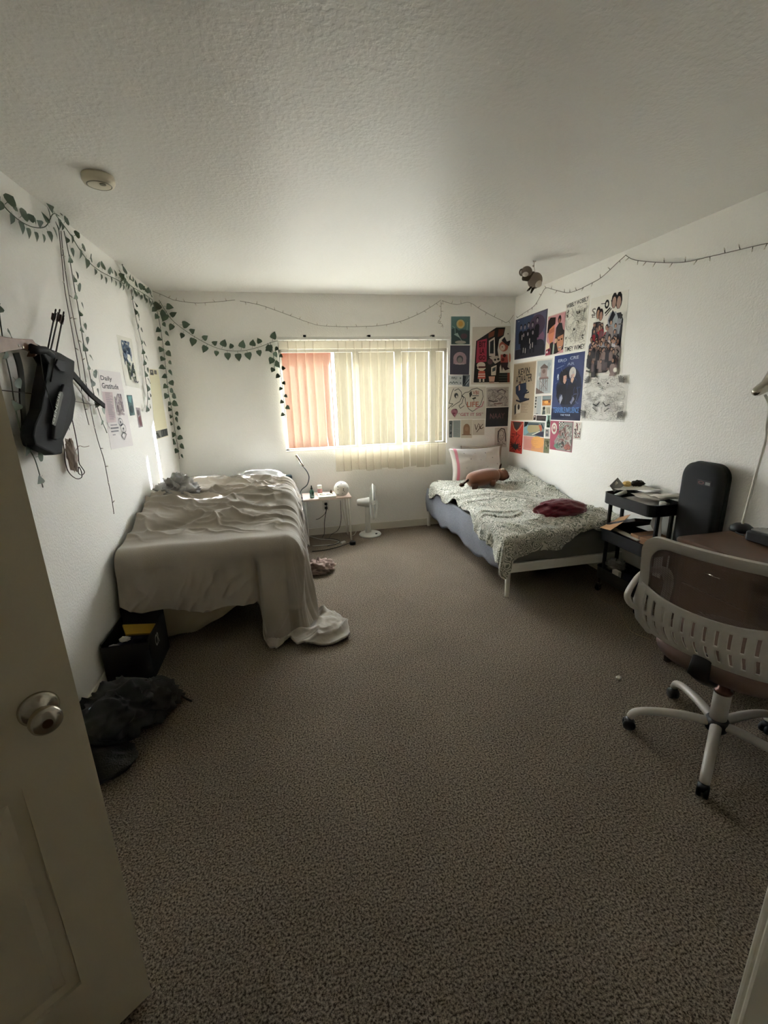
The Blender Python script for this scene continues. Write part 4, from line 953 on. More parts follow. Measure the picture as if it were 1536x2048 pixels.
# ================================================================== posters
def ink(c):
    k = 'ink ' + c
    return mat(k, c, .7, spec=.2)
WALL = {'R': (0, X1, Vector((-1, 0, 0))), 'B': (1, YB, Vector((0, -1, 0))), 'L': (0, X0, Vector((1, 0, 0)))}
def poster(name, wall, px, paper, label, prints, cat='poster', lift=.001, group=None):
    """px: corner pixels TL, TR, BR, BL of the sheet; prints: flat ink shapes in sheet coordinates (0..1, v downward)"""
    ax, val, nr = WALL[wall]
    q = [at(x, y, ax, val) + nr*lift for x, y in px]
    mb = MB(); mb.prism(q, nr*.0007)
    o = mb.build(name, mat('paper ' + paper, paper, .6, spec=.25)); tag(o, label, cat, group)
    def P(u, v, k): return (q[0]*(1-u)+q[1]*u)*(1-v) + (q[3]*(1-u)+q[2]*u)*v + nr*(.0009 + .00006*k)
    W_ = ((q[1]-q[0]).length + (q[2]-q[3]).length)/2; H_ = ((q[3]-q[0]).length + (q[2]-q[1]).length)/2
    pr = MB(); cols = []; k = 0
    for it in prints:
        kind, c = it[0], it[1]
        if c not in cols: cols.append(c)
        pr.cur = cols.index(c); k += 1
        if kind == 'r':
            a, b, d, e = it[2:6]; pr.add([P(a, b, k), P(d, b, k), P(d, e, k), P(a, e, k)], [(0, 1, 2, 3)])
        elif kind == 'p':
            pr.add([P(u, v, k) for u, v in it[2]], [tuple(range(len(it[2])))])
        elif kind == 'e':
            cx, cy_, rx, ry = it[2:6]; n_ = it[6] if len(it) > 6 else 16
            pr.add([P(cx+rx*math.cos(2*PI*i/n_), cy_+ry*math.sin(2*PI*i/n_), k) for i in range(n_)], [tuple(range(n_))])
        elif kind == 'l':
            pts, w = it[2], it[3]                          # w in fractions of the sheet width
            for (a, b), (d, e) in zip(pts[:-1], pts[1:]):
                dx, dy = (d-a)*W_, (e-b)*H_; L_ = math.hypot(dx, dy) or 1e-6; nx_, ny_ = -dy/L_*w/2, dx/L_*w/2*W_/H_
                ex_, ey_ = dx/L_*w*.3, dy/L_*w*.3*W_/H_
                pr.add([P(a+nx_-ex_, b+ny_-ey_, k), P(d+nx_+ex_, e+ny_+ey_, k), P(d-nx_+ex_, e-ny_+ey_, k), P(a-nx_-ex_, b-ny_-ey_, k)], [(0, 1, 2, 3)])
        elif kind == 't':
            txt, x, y, w, h_ = it[2:7]; sl = it[7] if len(it) > 7 else 0
            a, fs = tmesh(txt)
            pr.add([P(x + float(p[0])*w, y + h_*(1-float(p[1])) + sl*float(p[0]), k) for p in a], fs)
    if prints:
        me = pr
        po_ = bpy.data.meshes.new('print'); po_.from_pydata([tuple(p) for p in me.v], [], me.f)
        for c in cols: po_.materials.append(ink(c))
        po_.polygons.foreach_set('material_index', me.m); po_.update()
        ob = bpy.data.objects.new('print', po_); COL.objects.link(ob); ob.parent = o
    return o
def scrib(seed, n, cols, x0, y0, x1, y1, ln=.12, w=.008, seg=3):
    r = random.Random(seed); out = []
    for i in range(n):
        x, y = r.uniform(x0, x1), r.uniform(y0, y1); a = r.uniform(0, 6.28); pts = [(x, y)]
        for k in range(seg):
            a += r.uniform(-1, 1); x = min(max(x+math.cos(a)*ln/seg, x0), x1); y = min(max(y+math.sin(a)*ln/seg, y0), y1); pts.append((x, y))
        out.append(('l', r.choice(cols), pts, w))
    return out
def blobs(seed, n, cols, x0, y0, x1, y1, s0=.02, s1=.06, asp=1):
    r = random.Random(seed); return [('e', r.choice(cols), r.uniform(x0+s1, x1-s1), r.uniform(y0+s1*asp, y1-s1*asp), r.uniform(s0, s1), r.uniform(s0, s1)*asp, 9) for i in range(n)]
def person(x, y, s, coat, skin='#b98f78', hair='#2a2222', asp=.8):
    return [('p', coat, [(x-.5*s, y+2.6*s*asp), (x-.55*s, y+1.0*s*asp), (x-.3*s, y+.62*s*asp), (x+.3*s, y+.62*s*asp), (x+.55*s, y+1.0*s*asp), (x+.5*s, y+2.6*s*asp)]),
            ('e', hair, x, y, .32*s, .44*s*asp, 10), ('e', skin, x, y+.1*s*asp, .22*s, .32*s*asp, 10)]
def lines(c, x0, x1, y0, n, dy, h_=.006, seed=0):
    r = random.Random(seed); return [('r', c, x0, y0+i*dy, x0+(x1-x0)*r.uniform(.55, 1), y0+i*dy+h_) for i in range(n)]

# --- right wall
pr = [('r', '#5a5a72', .03, .02, .97, .98), ('p', '#3f4a66', [(.03, .02), (.6, .02), (.35, .75), (.03, .75)]), ('e', '#7d5a70', .78, .58, .17, .16), ('e', '#4e3f52', .7, .3, .25, .25), ('r', '#2e2b31', .03, .76, .97, .98), ('e', '#312f38', .8, .74, .16, .12)]
for i, x in enumerate((.2, .33, .45, .58, .72)): pr += person(x, .22+.02*(i % 2)-.05*(i == 4), .13, '#15141b', '#8a8088', '#15141b', 1.2)
for i, x in enumerate((.3, .44, .6)): pr += person(x, .42, .12, '#17161d', '#8a7f84', '#15141b', 1.2)
pr += [('r', '#131218', .2, .5, .74, .74)] + [('r', '#17161d', x, .7, x+.05, .9) for x in (.22, .32, .4, .52, .62)] + [('r', '#b9b0a6', x, y, x+.022, y+.12) for x, y in ((.3, .74), (.37, .76), (.53, .68), (.6, .66), (.5, .55), (.24, .42))] + [('r', '#9c9aa8', .09, .06, .14, .075)]
poster('poster', 'R', [(1032, 640), (1096, 617), (1090, 709.5), (1029, 720)], '#4a4756', 'dark poster of a group in black against dusky sky, top corner by the window wall', pr)
pr = [('r', '#c48f92', .02, .02, .98, .98), ('p', '#e3d2b4', [(.02, .62), (.16, .70), (.40, .98), (.02, .98)]), ('p', '#a8b6a4', [(.30, .68), (.52, .76), (.50, .98), (.22, .98)]), ('p', '#2c2f2c', [(.24, .66), (.42, .68), (.40, .98), (.2, .98)]),
      ('p', '#c9805f', [(.12, .22), (.42, .22), (.44, .45), (.38, .66), (.22, .70), (.10, .5)]), ('p', '#b0694e', [(.12, .36), (.42, .32), (.44, .42), (.12, .46)]), ('p', '#241a19', [(.04, .12), (.16, .05), (.46, .08), (.46, .24), (.3, .28), (.14, .34), (.10, .42), (.03, .42)]),
      ('e', '#241c1c', .68, .16, .09, .10), ('e', '#8c5748', .68, .2, .05, .06), ('p', '#2a2a2c', [(.52, .34), (.66, .24), (.82, .26), (.9, .42), (.86, .56), (.5, .62)]),
      ('p', '#2a2222', [(.5, .62), (.6, .50), (.86, .40), (.98, .46), (.98, .9), (.6, .98), (.48, .98)]), ('p', '#c28a6b', [(.64, .58), (.94, .54), (.96, .78), (.86, .93), (.72, .93), (.62, .76)]), ('r', '#4a2822', .7, .82, .88, .86), ('r', '#e6dacb', .72, .825, .86, .845), ('e', '#33211c', .72, .66, .045, .02), ('e', '#33211c', .86, .65, .045, .02),
      ('e', '#c8a58a', .55, .66, .07, .06), ('p', '#8c2f47', [(.02, .84), (.28, .80), (.30, .98), (.02, .98)]), ('e', '#dfc4c6', .1, .9, .05, .03), ('e', '#1f1f20', .2, .86, .05, .03)]
poster('poster', 'R', [(1096.5, 633), (1133, 621), (1127, 706), (1090.5, 713)], '#d6c8bd', 'poster of two close-up faces on pink beside the dark group poster', pr)
pr = [('t', '#1d1c1b', 'WIBBLY WOBBLY', .03, .012, .92, .085, -.0)]
pr += [('t', '#1d1c1b', 'TIMEY WIMEY', .03, .885, .93, .095)] + scrib(11, 90, ['#8d8a80', '#a8a498', '#6f6c63'], .05, .13, .95, .85, .22, .009) + scrib(12, 12, ['#2a2926'], .1, .15, .9, .8, .06, .03, 2) + lines('#a39c86', .55, .95, .2, 18, .035, .006, 3)
poster('poster', 'R', [(1132.5, 608.5), (1180.8, 589.3), (1171.5, 698.5), (1127.7, 706)], '#e4e0d5', 'tall white sheet of pencil scribbles with black hand lettering at top and bottom', pr)
pr = [('t', '#77736c', 'S', .05, .13, .12, .10), ('t', '#77736c', 'E', .07, .2, .10, .05), ('e', '#1e1c1c', .47, .115, .06, .055), ('e', '#d8d3c8', .47, .115, .03, .028), ('l', '#1e1c1c', [(.31, .095), (.42, .10)], .012), ('l', '#3b3938', [(.58, .085), (.74, .085)], .02), ('l', '#1e1c1c', [(.44, .22), (.56, .17)], .03), ('l', '#1e1c1c', [(.46, .25), (.6, .18)], .02)]
pr += person(.78, .10, .26, '#23222a', '#a8897c', '#1c1a1c', .9) + person(.66, .09, .24, '#a4a8ad', '#a8897c', '#1c1a1c', .9) + [('p', '#8f8f93', [(.78, .32), (.9, .3), (.85, .5), (.77, .5)]), ('p', '#23222a', [(.55, .32), (.64, .2), (.72, .26), (.6, .38)])]
pr += person(.25, .20, .2, '#2c272b', '#b98f78', '#231d1f', .9) + person(.33, .23, .2, '#3b3236', '#a98170', '#2a2022', .9)
r = random.Random(4)
for i in range(24): pr += person(r.uniform(.16, .86), r.uniform(.33, .52), r.uniform(.08, .14), r.choice(['#8b1f2d', '#a3303a', '#4b4348', '#6f6a70', '#c9c2bd', '#2b272b', '#70464a', '#9c8f8c', '#b46a5c']), r.choice(['#b98f78', '#c7a08c', '#8f6a58']), asp=.7)
for i in range(26): pr += person(r.uniform(.12, .88), r.uniform(.52, .62), r.uniform(.08, .14), r.choice(['#8c8a96', '#a5a4ac', '#cdc5c8', '#5a5763', '#8f8d99', '#c6b8b6']), r.choice(['#b98f78', '#c7a08c', '#8f6a58']), asp=.7)
pr += [('p', '#4b4344', [(.12, .76), (.18, .66), (.5, .64), (.84, .68), (.92, .82), (.86, .96), (.3, .97), (.2, .86)])]
for i in range(52): pr += person(r.uniform(.13, .88), r.uniform(.60, .84), r.uniform(.07, .13), r.choice(['#3b3537', '#2b282a', '#544a4c', '#675b5d', '#7d6a66', '#8b7873', '#2f2c30']), r.choice(['#a98374', '#c39a86', '#8f6d5f', '#b58f7e']), '#282224', asp=.62)
pr += [('p', '#d2ccc0', [(.08, .985), (.10, .88), (.2, .93), (.14, .985)]), ('l', '#4c4844', [(.1, .93), (.22, .95)], .03), ('p', '#d2ccc0', [(.62, .985), (.72, .93), (.76, .985)]), ('e', '#d8d3c8', .88, .94, .05, .03), ('l', '#2c2a28', [(.88, .69), (.93, .72), (.89, .75), (.94, .78)], .025), ('l', '#2c2a28', [(.89, .27), (.95, .29)], .03), ('e', '#333', .92, .31, .03, .02), ('l', '#55524d', [(.88, .39), (.97, .39)], .02)]
pr = [(t[0], '#333333' if t[1] == '#333' else t[1]) + tuple(t[2:]) for t in pr]
poster('poster', 'R', [(1183, 597), (1258, 579), (1244.4, 749), (1169.4, 752.5)], '#e4e1d7', 'large white collage poster crowded with cut-out people, red ones in the middle', pr)
pr = [('r', '#a6947c', .02, .015, .98, .985)] + blobs(5, 26, ['#7d6a55', '#8f7e66'], .05, .03, .95, .97, .006, .012) + [
      ('t', '#221d1b', 'KEVIN', .24, .10, .50, .11, -.01), ('t', '#221d1b', 'ATWATER', .14, .22, .72, .13, -.02),
      ('e', '#6a4a3c', .34, .345, .05, .035), ('p', '#232a3c', [(.14, .40), (.3, .36), (.62, .34), (.64, .46), (.72, .48), (.62, .52), (.56, .60), (.74, .62), (.52, .66), (.4, .68), (.28, .58), (.16, .52)]), ('p', '#b58e7c', [(.28, .38), (.34, .38), (.36, .46), (.30, .48)]),
      ('l', '#1c1f2a', [(.2, .64), (.4, .67), (.78, .63)], .04), ('l', '#1c1f2a', [(.5, .54), (.76, .51)], .03), ('p', '#2a2624', [(.12, .74), (.2, .70), (.24, .86), (.14, .9)]), ('p', '#c0b39f', [(.2, .72), (.44, .70), (.42, .86), (.22, .88)]), ('e', '#2a2624', .33, .76, .05, .05)] + lines('#6d5a48', .42, .8, .70, 8, .022, .005, 6)
poster('poster', 'R', [(1028.2, 728), (1073.4, 721), (1066.3, 841), (1023.4, 841)], '#c7b79f', 'tan poster with black stretched lettering over a dark blue seated figure', pr)
pr = [('r', '#aab0b0', .05, .04, .95, .96)] + blobs(8, 24, ['#c3c6c3', '#98a0a1', '#b6bab7'], .06, .05, .94, .75, .05, .12) + [('p', '#6d5f59', [(.28, .22), (.5, .13), (.74, .22), (.74, .26), (.28, .26)]), ('r', '#9d8b84', .32, .26, .7, .52), ('e', '#7d6660', .5, .34, .1, .06), ('r', '#8a6f6c', .24, .50, .78, .54), ('r', '#5e504c', .2, .54, .82, .555)] + [('r', '#6d5b55', x, .55, x+.03, .9) for x in (.28, .4, .5, .62, .72)] + [('l', '#6d5b55', [(.3, .6), (.72, .85)], .015), ('l', '#6d5b55', [(.72, .6), (.3, .85)], .015), ('p', '#75625a', [(.05, .78), (.3, .86), (.6, .95), (.05, .96)])]
poster('art_print', 'R', [(1074, 719.5), (1106.2, 716), (1103, 788.3), (1070.5, 791)], '#d8d4ca', 'watercolour print of a water tower between the tan and the blue poster', pr, 'print')
pr = [('r', '#a9adae', .38, .03, .95, .97)] + [('e', '#2c2c2a', .2, .1+.16*i, .10, .05) for i in range(4)] + [('e', '#3a5a58', .22, .2, .06, .04), ('r', '#54504c', .3, .93, .6, .96)]
poster('postcard', 'R', [(1070, 792), (1084, 791), (1082, 830), (1067.5, 829)], '#bdbab2', 'narrow grey and white card with four dark dots below the water tower', pr, 'postcard')
pr = [('r', '#7b8a8c', .04, .04, .96, .4), ('r', '#5a4238', .04, .4, .96, .5), ('r', '#c07c3e', .04, .5, .96, .96), ('e', '#e0a458', .5, .66, .25, .16), ('e', '#6b3f28', .8, .62, .12, .1)]
poster('postcard', 'R', [(1084.8, 791.3), (1103, 790.5), (1102.1, 811.2), (1084.4, 811.5)], '#a88d72', 'small sunset photo card under the water tower print', pr, 'postcard')
pr = [('e', '#1f1f20', .25, .25, .14, .2), ('p', '#4b5450', [(.08, .95), (.14, .45), (.4, .5), (.42, .95)]), ('l', '#6d6b50', [(.6, .2), (.65, .8)], .08), ('l', '#54524a', [(.8, .2), (.85, .85)], .08)]
poster('postcard', 'R', [(1084.3, 812.5), (1102, 812.1), (1101.4, 828.6), (1082.8, 830)], '#bdb9a4', 'small pale card with a black spot under the sunset card', pr, 'postcard')
poster('photo_strip', 'R', [(1067.7, 830.5), (1072.6, 830.5), (1071.6, 840.2), (1066.6, 840)], '#4a3530', 'tiny dark photo at the lower right edge of the tan poster', [('e', '#c9b6a2', .5, .3, .25, .16), ('e', '#2a1c1a', .5, .7, .3, .2)], 'photo')
poster('sticker', 'R', [(1073.6, 830.8), (1092.6, 831.6), (1091.6, 842.3), (1072.8, 841)], '#2b2223', 'small dark brown rectangle sticker above the striped landscape card', lines('#6d5b57', .1, .9, .3, 3, .2, .05, 2), 'sticker')
poster('bottle_sticker', 'R', [(1093.7, 830), (1102, 830), (1100.3, 855.7), (1093, 855)], '#8fb09d', 'pale green sticker of a dark bottle between the cards', [('p', '#1c2a20', [(.1, .98), (.1, .6), (.4, .35), (.4, .05), (.7, .05), (.7, .35), (.95, .6), (.9, .98)]), ('e', '#3f6248', .5, .75, .2, .08)], 'sticker')
pr = [('p', '#8b2a23', [(.02, .02), (.98, .02), (.85, .16), (.5, .3), (.15, .16)]), ('p', '#3d3836', [(.2, .02), (.82, .02), (.66, .2), (.48, .28), (.32, .2)]), ('l', '#c7886b', [(.08, .03), (.3, .24), (.5, .32), (.72, .22), (.95, .05)], .05), ('r', '#4f1f1a', .47, .33, .53, .46)] + scrib(21, 26, ['#8b2a23', '#6e201c'], .05, .4, .95, .97, .3, .03) + [('p', '#2d2a26', [(.28, .82), (.34, .68), (.44, .74), (.48, .64), (.54, .74), (.66, .68), (.72, .82), (.5, .92)])] + [('l', '#2d2a26', [(.5, .8), (.5+.42*math.cos(a_), .8+.17*math.sin(a_))], .03) for a_ in (-.2, .25, .7, 2.4, 2.9, 3.35, -.7, 3.8)]
poster('poster', 'R', [(1022.4, 842), (1047.5, 843.4), (1043.8, 908), (1018.6, 903)], '#b5392c', 'red poster with black spiky plant at the bottom of the poster wall by the corner', pr)
pr = [('p', '#7fa3ad', [(.02, .2), (.2, .1), (.3, .7), (.1, .95), (.02, .95)]), ('p', '#a89a74', [(.2, .3), (.35, .22), (.72, .2), (.82, .4), (.7, .66), (.3, .78), (.18, .6)]), ('p', '#232a2c', [(.02, .02), (.22, .02), (.16, .28), (.02, .4)]), ('l', '#3b4a55', [(.2, .16), (.72, .14)], .04), ('p', '#b55f3f', [(.72, .18), (.86, .2), (.9, .5), (.84, .66), (.78, .4)]), ('p', '#28243a', [(.98, .98), (.55, .9), (.8, .66), (.98, .6)]), ('l', '#28243a', [(.86, .12), (.95, .4)], .04), ('l', '#d9d3c4', [(.45, .9), (.8, .62)], .02)]
poster('postcard', 'R', [(1048.7, 843), (1090, 845), (1087.8, 874.6), (1047, 870.8)], '#77827c', 'landscape card of a blue and orange bay above the orange sheet', pr, 'postcard')
pr = [('p', '#c98d83', [(0, .0), (.5, .0), (.4, 1), (0, 1)]), ('e', '#dba05f', .7, .35, .3, .4)] + lines('#b06f58', .1, .75, .2, 12, .055, .012, 8)
poster('postcard', 'R', [(1047, 871.5), (1088.6, 875.6), (1086.4, 905.5), (1046.5, 898.7)], '#cf9568', 'peach and orange sheet of faint text under the bay card', pr, 'postcard')
poster('photo', 'R', [(1090.3, 857), (1099.7, 857), (1099.2, 875.6), (1089.8, 875)], '#c6c1b7', 'small grey portrait photo above the green foliage card', [('r', '#8c8b88', .1, .1, .9, .85), ('e', '#3d3835', .45, .32, .2, .17), ('e', '#a8958a', .45, .4, .13, .12), ('r', '#5a5a60', .25, .55, .7, .85)], 'photo')
poster('postcard', 'R', [(1089, 876.6), (1100.2, 877.2), (1098.1, 906.6), (1086.8, 905.6)], '#77745c', 'narrow green foliage card at the bottom between orange sheet and pink print', blobs(31, 20, ['#4d4c36', '#8f8b70', '#3c3a2c', '#6a7a56'], .02, .02, .98, .98, .08, .2, .4), 'postcard')
pr = [('p', '#8f8d87', [(.38, .02), (.98, .02), (.98, .98), (.3, .98), (.2, .7), (.42, .4)])] + blobs(41, 60, ['#b9b6ad', '#5c5a57', '#7c8a80', '#a39690', '#c7c3b8', '#8d6a66'], .35, .05, .98, .98, .03, .09) + [('e', '#d3cdc0', .2, .26, .13, .2), ('e', '#a04d5a', .2, .26, .08, .12), ('e', '#d3cdc0', .2, .24, .05, .07), ('e', '#2b2625', .2, .28, .02, .02), ('e', '#6d8b7a', .35, .85, .14, .08), ('e', '#a3675c', .8, .85, .14, .1)]
pr += [('r', '#1f1f1f' if (i+j) % 2 else '#d0ccc2', .42+.05*i, .02+.045*j, .47+.05*i, .065+.045*j) for i in range(4) for j in range(3)] + scrib(43, 40, ['#4a4644', '#d0ccc2', '#8a4a4a'], .35, .1, .98, .95, .2, .014)
poster('art_print', 'R', [(1101.3, 841.4), (1147.5, 843.4), (1143.7, 905), (1099.7, 898.2)], '#9c4a5c', 'pink and grey busy print with an eye, lowest right of the poster group', pr, 'print')
poster('photo', 'R', [(1148.6, 843.6), (1163.6, 844.5), (1161.5, 879.4), (1146.4, 877.8)], '#cfc9bd', 'small black and white figure print at the right of the pink print', scrib(51, 24, ['#3b3635', '#5c4a46', '#8a3f3f'], .12, .08, .9, .9, .3, .06), 'photo')
pr = [('e', '#20263a', .55, .5, .42, .32), ('r', '#1c2138', .0, .82, 1, 1), ('p', '#2a3a6b', [(0, 0), (.6, 0), (.3, .3), (0, .6)]), ('t', '#aeb6c8', 'ERO', .14, .06, .3, .045), ('t', '#aeb6c8', 'CRE', .54, .045, .28, .045), ('t', '#8f9ab4', 'AR', .46, .13, .24, .04), ('l', '#7c88aa', [(.1, .2), (.35, .16)], .012),
      ('e', '#17151b', .38, .33, .17, .11), ('p', '#c9a08c', [(.36, .32), (.46, .31), (.48, .38), (.42, .45), (.36, .41)]), ('p', '#191820', [(.14, .62), (.22, .46), (.44, .44), (.5, .55), (.46, .76), (.24, .72)]),
      ('e', '#c7c2bb', .66, .29, .11, .09), ('p', '#d1ad97', [(.62, .31), (.72, .30), (.72, .38), (.67, .44), (.62, .41)]), ('p', '#1f1e27', [(.5, .55), (.56, .46), (.78, .44), (.88, .58), (.8, .72), (.5, .76)]), ('e', '#c9d2dc', .17, .33, .03, .05),
      ('p', '#9d9fae', [(.26, .66), (.34, .6), (.38, .66), (.3, .76)]), ('p', '#8d8fa2', [(.64, .72), (.74, .64), (.78, .68), (.68, .76)]), ('l', '#6d78a0', [(.84, .5), (.88, .6), (.82, .72)], .01),
      ('t', '#5b83bd', 'TERRIBLE', .06, .80, .44, .085), ('t', '#5b83bd', 'INFLUENCE', .52, .80, .42, .085), ('t', '#b4bcd0', 'THE TOUR', .34, .905, .34, .03)] + scrib(61, 16, ['#5a668c', '#3b4670'], .08, .1, .95, .75, .12, .012)
poster('poster', 'R', [(1110, 712.3), (1170.6, 702.3), (1160.3, 841.4), (1102, 839.4)], '#2c3763', 'blue poster of two dark haired and blond singers with blue lettering below', pr)
pr = []
for sx_ in (-1, 1):
    r = random.Random(71)
    for i in range(150):
        x, y = r.uniform(.02, .5), r.uniform(.03, .97); a = r.uniform(0, 6.28); pts = [(.5+sx_*x*.96, y)]
        for k in range(4): a += r.uniform(-1.1, 1.1); x = min(max(x+math.cos(a)*.025, 0), .5); y = min(max(y+math.sin(a)*.025, .02), .98); pts.append((.5+sx_*x*.96, y))
        pr.append(('l', r.choice(['#a19e97', '#aeaba3', '#918e87']), pts, .006))
    for cx, cy_, a0 in ((.36, .14, -.9), (.40, .8, .7)):
        for k in range(6):
            a = a0 + (k-2.5)*.38; pr.append(('l', '#6a6763', [(.5+sx_*cx, cy_), (.5+sx_*(cx+.09*math.cos(a)), cy_+.12*math.sin(a))], .022))
    pr += [('e', '#1d1b1b', .5+sx_*.12, .17, .018, .018), ('l', '#5c5955', [(.5+sx_*.05, .58), (.5+sx_*.12, .66), (.5+sx_*.2, .62)], .02), ('l', '#5c5955', [(.5+sx_*.1, .78), (.5+sx_*.2, .70)], .014)]
poster('line_drawing', 'R', [(1169, 751.6), (1259.5, 749.2), (1249, 844.4), (1161.6, 841)], '#d6d3cb', 'square grey line drawing of mirrored butterflies and faces below the collage', pr, 'drawing')

# --- back wall
pr = [('r', '#5d7a78', .02, .01, .98, .99), ('e', '#c9b27c', .5, .27, .22, .16), ('e', '#c99a4c', .5, .26, .12, .10), ('p', '#3f4f50', [(.02, .45), (.25, .4), (.4, .5), (.6, .46), (.98, .5), (.98, .98), (.02, .98)]), ('l', '#8fa8a4', [(.06, .34), (.2, .4), (.22, .62)], .03), ('l', '#8fa8a4', [(.86, .2), (.84, .48)], .03),
      ('p', '#9fb0ac', [(.14, .64), (.34, .58), (.4, .66), (.5, .78), (.3, .7)]), ('e', '#5d4a52', .68, .7, .18, .1), ('e', '#a8a398', .5, .92, .3, .06), ('l', '#a8b6b0', [(.4, .7), (.56, .86)], .02)]
poster('art_print', 'B', [(902, 632.8), (940.2, 632.8), (939.4, 689), (902, 689)], '#7e9490', 'teal print with a golden moon, topmost beside the blinds', pr, 'print')
pr = [('e', '#a99098', .5, .44, .34, .22), ('r', '#a99098', .17, .44, .83, .63), ('e', '#57575d', .5, .47, .17, .13), ('e', '#8d8a88', .5, .5, .12, .1), ('r', '#c3b6b8', .26, .62, .74, .645), ('r', '#4c4b58', .0, .66, 1.0, 1.0)]
poster('art_print', 'B', [(900.5, 690.8), (940, 690.8), (937.8, 749.6), (899.6, 749)], '#4c4b58', 'slate print with a pink arch below the golden moon print', pr, 'print')
poster('note_card', 'B', [(897.3, 750.8), (925, 750.3), (925, 770), (896.4, 770.3)], '#bec3c5', 'pale blue note card with two lines of dark writing beside the blinds', [('l', '#4b5055', [(.2, .36), (.24, .16), (.32, .38), (.4, .18), (.46, .38), (.6, .34)], .035), ('l', '#4b5055', [(.28, .2), (.62, .22)], .025), ('l', '#4b5055', [(.08, .82), (.16, .66), (.26, .84), (.36, .64), (.44, .82), (.56, .68), (.66, .82)], .04), ('e', '#787c7e', .85, .3, .06, .1), ('e', '#787c7e', .86, .8, .05, .08)], 'card')
poster('note_card', 'B', [(925.3, 750.3), (939.2, 750), (938.4, 773.4), (924.6, 772.7)], '#6d747c', 'dark blue grey photo card right of the pale blue note', [('p', '#343b45', [(.05, .05), (.5, .1), (.4, .6), (.1, .95)]), ('p', '#a9b1b8', [(.5, .6), (.95, .1), (.95, .6), (.5, .95)]), ('l', '#2b313a', [(.3, .9), (.9, .4)], .12)], 'card')
pr = [('p', '#2d2c2b', [(.06, .96), (.10, .24), (.62, .02), (.86, .02), (.82, .16), (.70, .22), (.66, .4), (.7, .56), (.78, .60), (.72, .70), (.72, .96)]), ('p', '#9c3a4c', [(.13, .24), (.38, .20), (.38, .60), (.11, .62)]), ('t', '#3b1820', 'BIT', .18, .25, .17, .10), ('t', '#3b1820', 'LA', .20, .37, .12, .09), ('t', '#3b1820', 'GO', .18, .49, .17, .08),
      ('p', '#7b4c3c', [(.42, .11), (.58, .07), (.56, .16), (.42, .2)]), ('p', '#6d3a30', [(.68, .05), (.83, .05), (.80, .15), (.66, .18)]), ('p', '#c9bcae', [(.43, .24), (.58, .18), (.6, .52), (.44, .50)]), ('p', '#33393a', [(.46, .26), (.56, .22), (.56, .46), (.46, .46)]), ('p', '#bdb0a2', [(.44, .52), (.66, .50), (.76, .58), (.60, .64)]), ('e', '#2d2c2b', .6, .57, .03, .02), ('e', '#2d2c2b', .68, .56, .03, .02),
      ('e', '#5d4348', .47, .60, .07, .05), ('e', '#c9bcae', .24, .66, .11, .055), ('p', '#c9bcae', [(.14, .72), (.2, .62), (.32, .62), (.36, .72), (.26, .78)]), ('r', '#5c2c2c', .17, .68, .36, .71), ('p', '#b35a4c', [(.18, .76), (.34, .76), (.36, .90), (.16, .90)]), ('r', '#d6c6ba', .17, .81, .35, .825), ('r', '#d6c6ba', .17, .85, .35, .865), ('r', '#c9bcae', .2, .90, .24, .97), ('r', '#c9bcae', .29, .90, .33, .97), ('p', '#c79b88', [(.44, .86), (.6, .86), (.58, .98), (.46, .98)]), ('p', '#c9bcae', [(.5, .70), (.64, .66), (.62, .84), (.5, .84)]), ('p', '#454a4a', [(.53, .72), (.62, .69), (.61, .76), (.53, .78)]),
      ('e', '#a6604c', .82, .34, .12, .09), ('e', '#d0bba6', .79, .36, .07, .055), ('p', '#2c2726', [(.76, .24), (.84, .18), (.90, .26), (1.0, .24), (.96, .34), (.86, .30)]), ('e', '#2c2726', .78, .35, .012, .012), ('p', '#a6544c', [(.74, .48), (.92, .48), (.94, .62), (.74, .62)]), ('e', '#3a2220', .84, .50, .04, .03), ('e', '#6b2f2c', .80, .57, .04, .03), ('e', '#b8765e', .98, .54, .03, .08), ('p', '#37282a', [(.74, .62), (.94, .62), (.92, .70), (.98, .73), (.86, .76), (.80, .70), (.78, .78), (.76, .70)]),
      ('r', '#2c3030', .70, .80, .92, .97), ('r', '#6f7a78', .70, .84, .92, .845), ('r', '#6f7a78', .70, .885, .92, .89), ('r', '#6f7a78', .70, .93, .92, .935), ('r', '#8c4a3c', .92, .80, .98, .97), ('e', '#1f1d1d', .93, .13, .012, .012), ('r', '#33302f', .06, .955, .7, .965)]
poster('poster', 'B', [(945, 654), (1021, 652), (1020.5, 768), (942, 769)], '#d2cabd', 'white poster of two cartoon creatures at a tall black arcade machine', pr)
